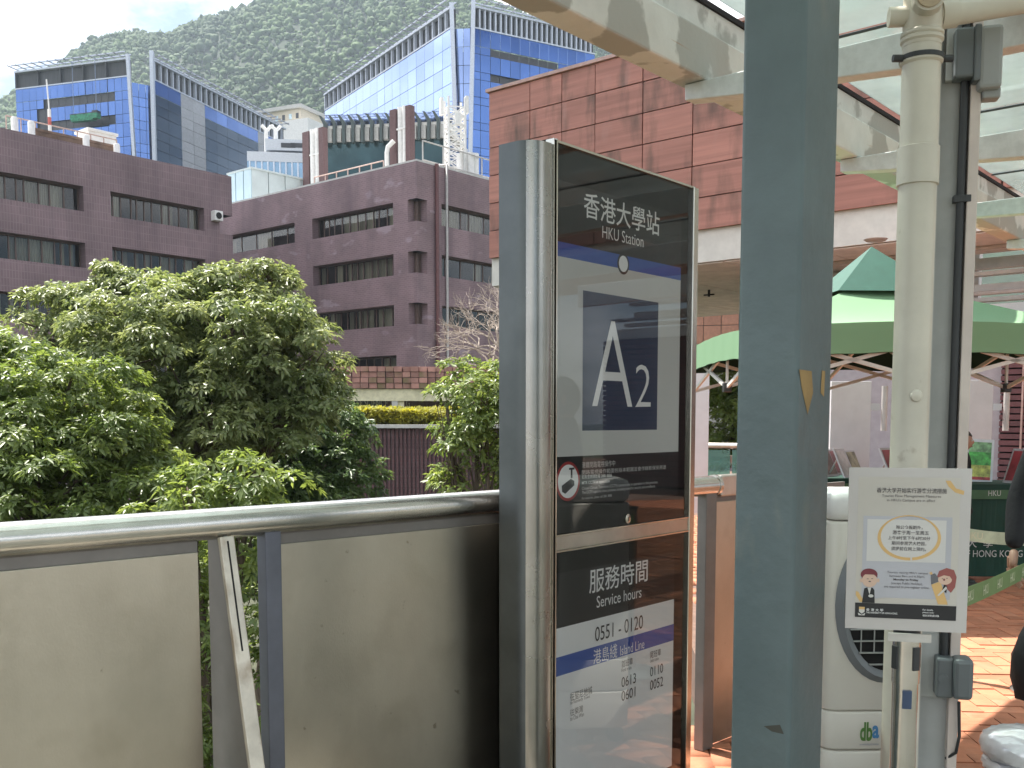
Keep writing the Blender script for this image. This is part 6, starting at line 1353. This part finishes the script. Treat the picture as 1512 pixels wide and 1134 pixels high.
def person(label, loc, rz, H, larm, rarm, hair_long=False, step=.0, lean=0.0):
    p = thing('person', label, 'person', loc, rz); k = H / 1.7
    pel = (0, 0, .93*k); ch = []
    wai = (0, -lean * .2, 1.08*k); chest = (0, -lean * .6, 1.28*k); nb = (0, -lean, 1.44*k); nk = (0, -lean * 1.1, 1.50*k)
    ch.append(([(0, 0, .85*k), pel, wai, chest, nb, nk], [(.165*k, .125*k), (.158*k, .12*k), (.14*k, .105*k), (.16*k, .115*k), (.09*k, .075*k), (.055*k, .055*k)]))
    for sx, arm in ((-1, larm), (1, rarm)):
        sh = (sx * .165*k, -lean * .9, 1.40*k); el = (sx * arm[0][0]*k, arm[0][1]*k - lean, arm[0][2]*k); wr = (sx * arm[1][0]*k, arm[1][1]*k - lean, arm[1][2]*k)
        ch.append(([nb, sh, el, wr], [(.09*k, .075*k), .062*k, .047*k, .036*k]))
    top = tube_body(p, 'jacket', ch, M_blk)
    ch = []
    for sx in (-1, 1):
        st = step * sx
        ch.append(([pel, (sx*.095*k, 0, .84*k), (sx*.10*k, -.03*k - st*.5, .48*k), (sx*.10*k, -st * .9 + .02, .085*k)], [(.15*k, .11*k), .09*k, .062*k, .045*k]))
    tube_body(p, 'trousers', ch, M_blk)
    for sx in (-1, 1):
        m = MB(); y_ = -step * sx * .9 + .02; m.prism(rrect(sx*.10*k - .042, sx*.10*k + .042, y_ - .19, y_ + .07, .035), 0, .07); m.build('shoe', M_shoe, p, bevel=.02)
    m = MB(); m.tube([(0, -lean * 1.1, 1.46*k), (0, -lean * 1.2, 1.56*k)], .052*k, 14); m.build('neck', M_skin, p, smooth=True)
    head(p, 1.595*k, 0, hair_long, k, 0, -lean * 1.25 - .01)
    for sx, arm in ((-1, larm), (1, rarm)):
        el = Vector((sx * arm[0][0]*k, arm[0][1]*k - lean, arm[0][2]*k)); wr = Vector((sx * arm[1][0]*k, arm[1][1]*k - lean, arm[1][2]*k)); d = (wr - el).normalized(); hand(p, wr - d * .005, d, (-sx, -.15, 0), k)
    return p
# person at the right edge: only the arm and a bag show
q = at_y(1504, 838, 4.0); kx = 1.0
arm_d = [(.24, .03, 1.12), (.27, -.02, .96)]
pe2 = person('person in black standing at the right edge with a black bag in hand', (q.x + .225, 4.0, 0), R(10), 1.72, [(.24, .03, 1.17), (.285, -.02, .985)], [(.24, .03, 1.14), (.27, -.05, .89)], True, .05)
# the bag hangs from the hand
bq = at_y(1509, 970, 3.95); M_bagb = mat('black_bag', (.006, .006, .007), .7, var=.3, bump=.4, scale=6)
zb0, zb1 = at_y(1500, 1033, 3.95).z, at_y(1500, 905, 3.95).z
bgt = thing('tote_bag', 'slack black tote bag hanging from the hand at right edge', 'bag', (bq.x + .06, bq.y, zb0), R(20)); hb = zb1 - zb0
m = MB(); nu = 24
for j, (f, rx_, ry_) in enumerate(((0, .03, .02), (.02, .085, .05), (.25, .105, .075), (.5, .115, .08), (.75, .085, .05), (.95, .045, .025), (1.0, .02, .015))):
    for i in range(nu): t = 2*math.pi*i/nu; w_ = 1 + .06 * math.sin(3*t + j) + .03 * math.sin(7*t + 2*j); m.v.append((rx_ * math.cos(t) * w_, ry_ * math.sin(t) * w_, hb * f))
for j in range(6):
    for i in range(nu): i2 = (i+1) % nu; m.f.append((j*nu+i, j*nu+i2, (j+1)*nu+i2, (j+1)*nu+i)); m.mi.append(0)
m.f.append(tuple(range(nu))[::-1]); m.mi.append(0); m.build('sack', M_bagb, bgt, smooth=True)
m = MB(); m.tube([(-.02, 0, hb * .95), (-.01, 0, hb + .06), (.01, 0, hb + .06), (.02, 0, hb * .95)], .007, 8); m.build('handle', M_bagb, bgt, smooth=True)
# person half hidden by the column, bending towards the tables
q = at_y(1428, 640, 8.9); person('dark haired person mostly hidden behind the white column near the poster', (q.x, 9.0, 0), R(75), 1.40, [(.22, .0, 1.12), (.22, -.03, .88)], [(.22, .0, 1.12), (.22, -.03, .88)], True, .0)

finish_texts()
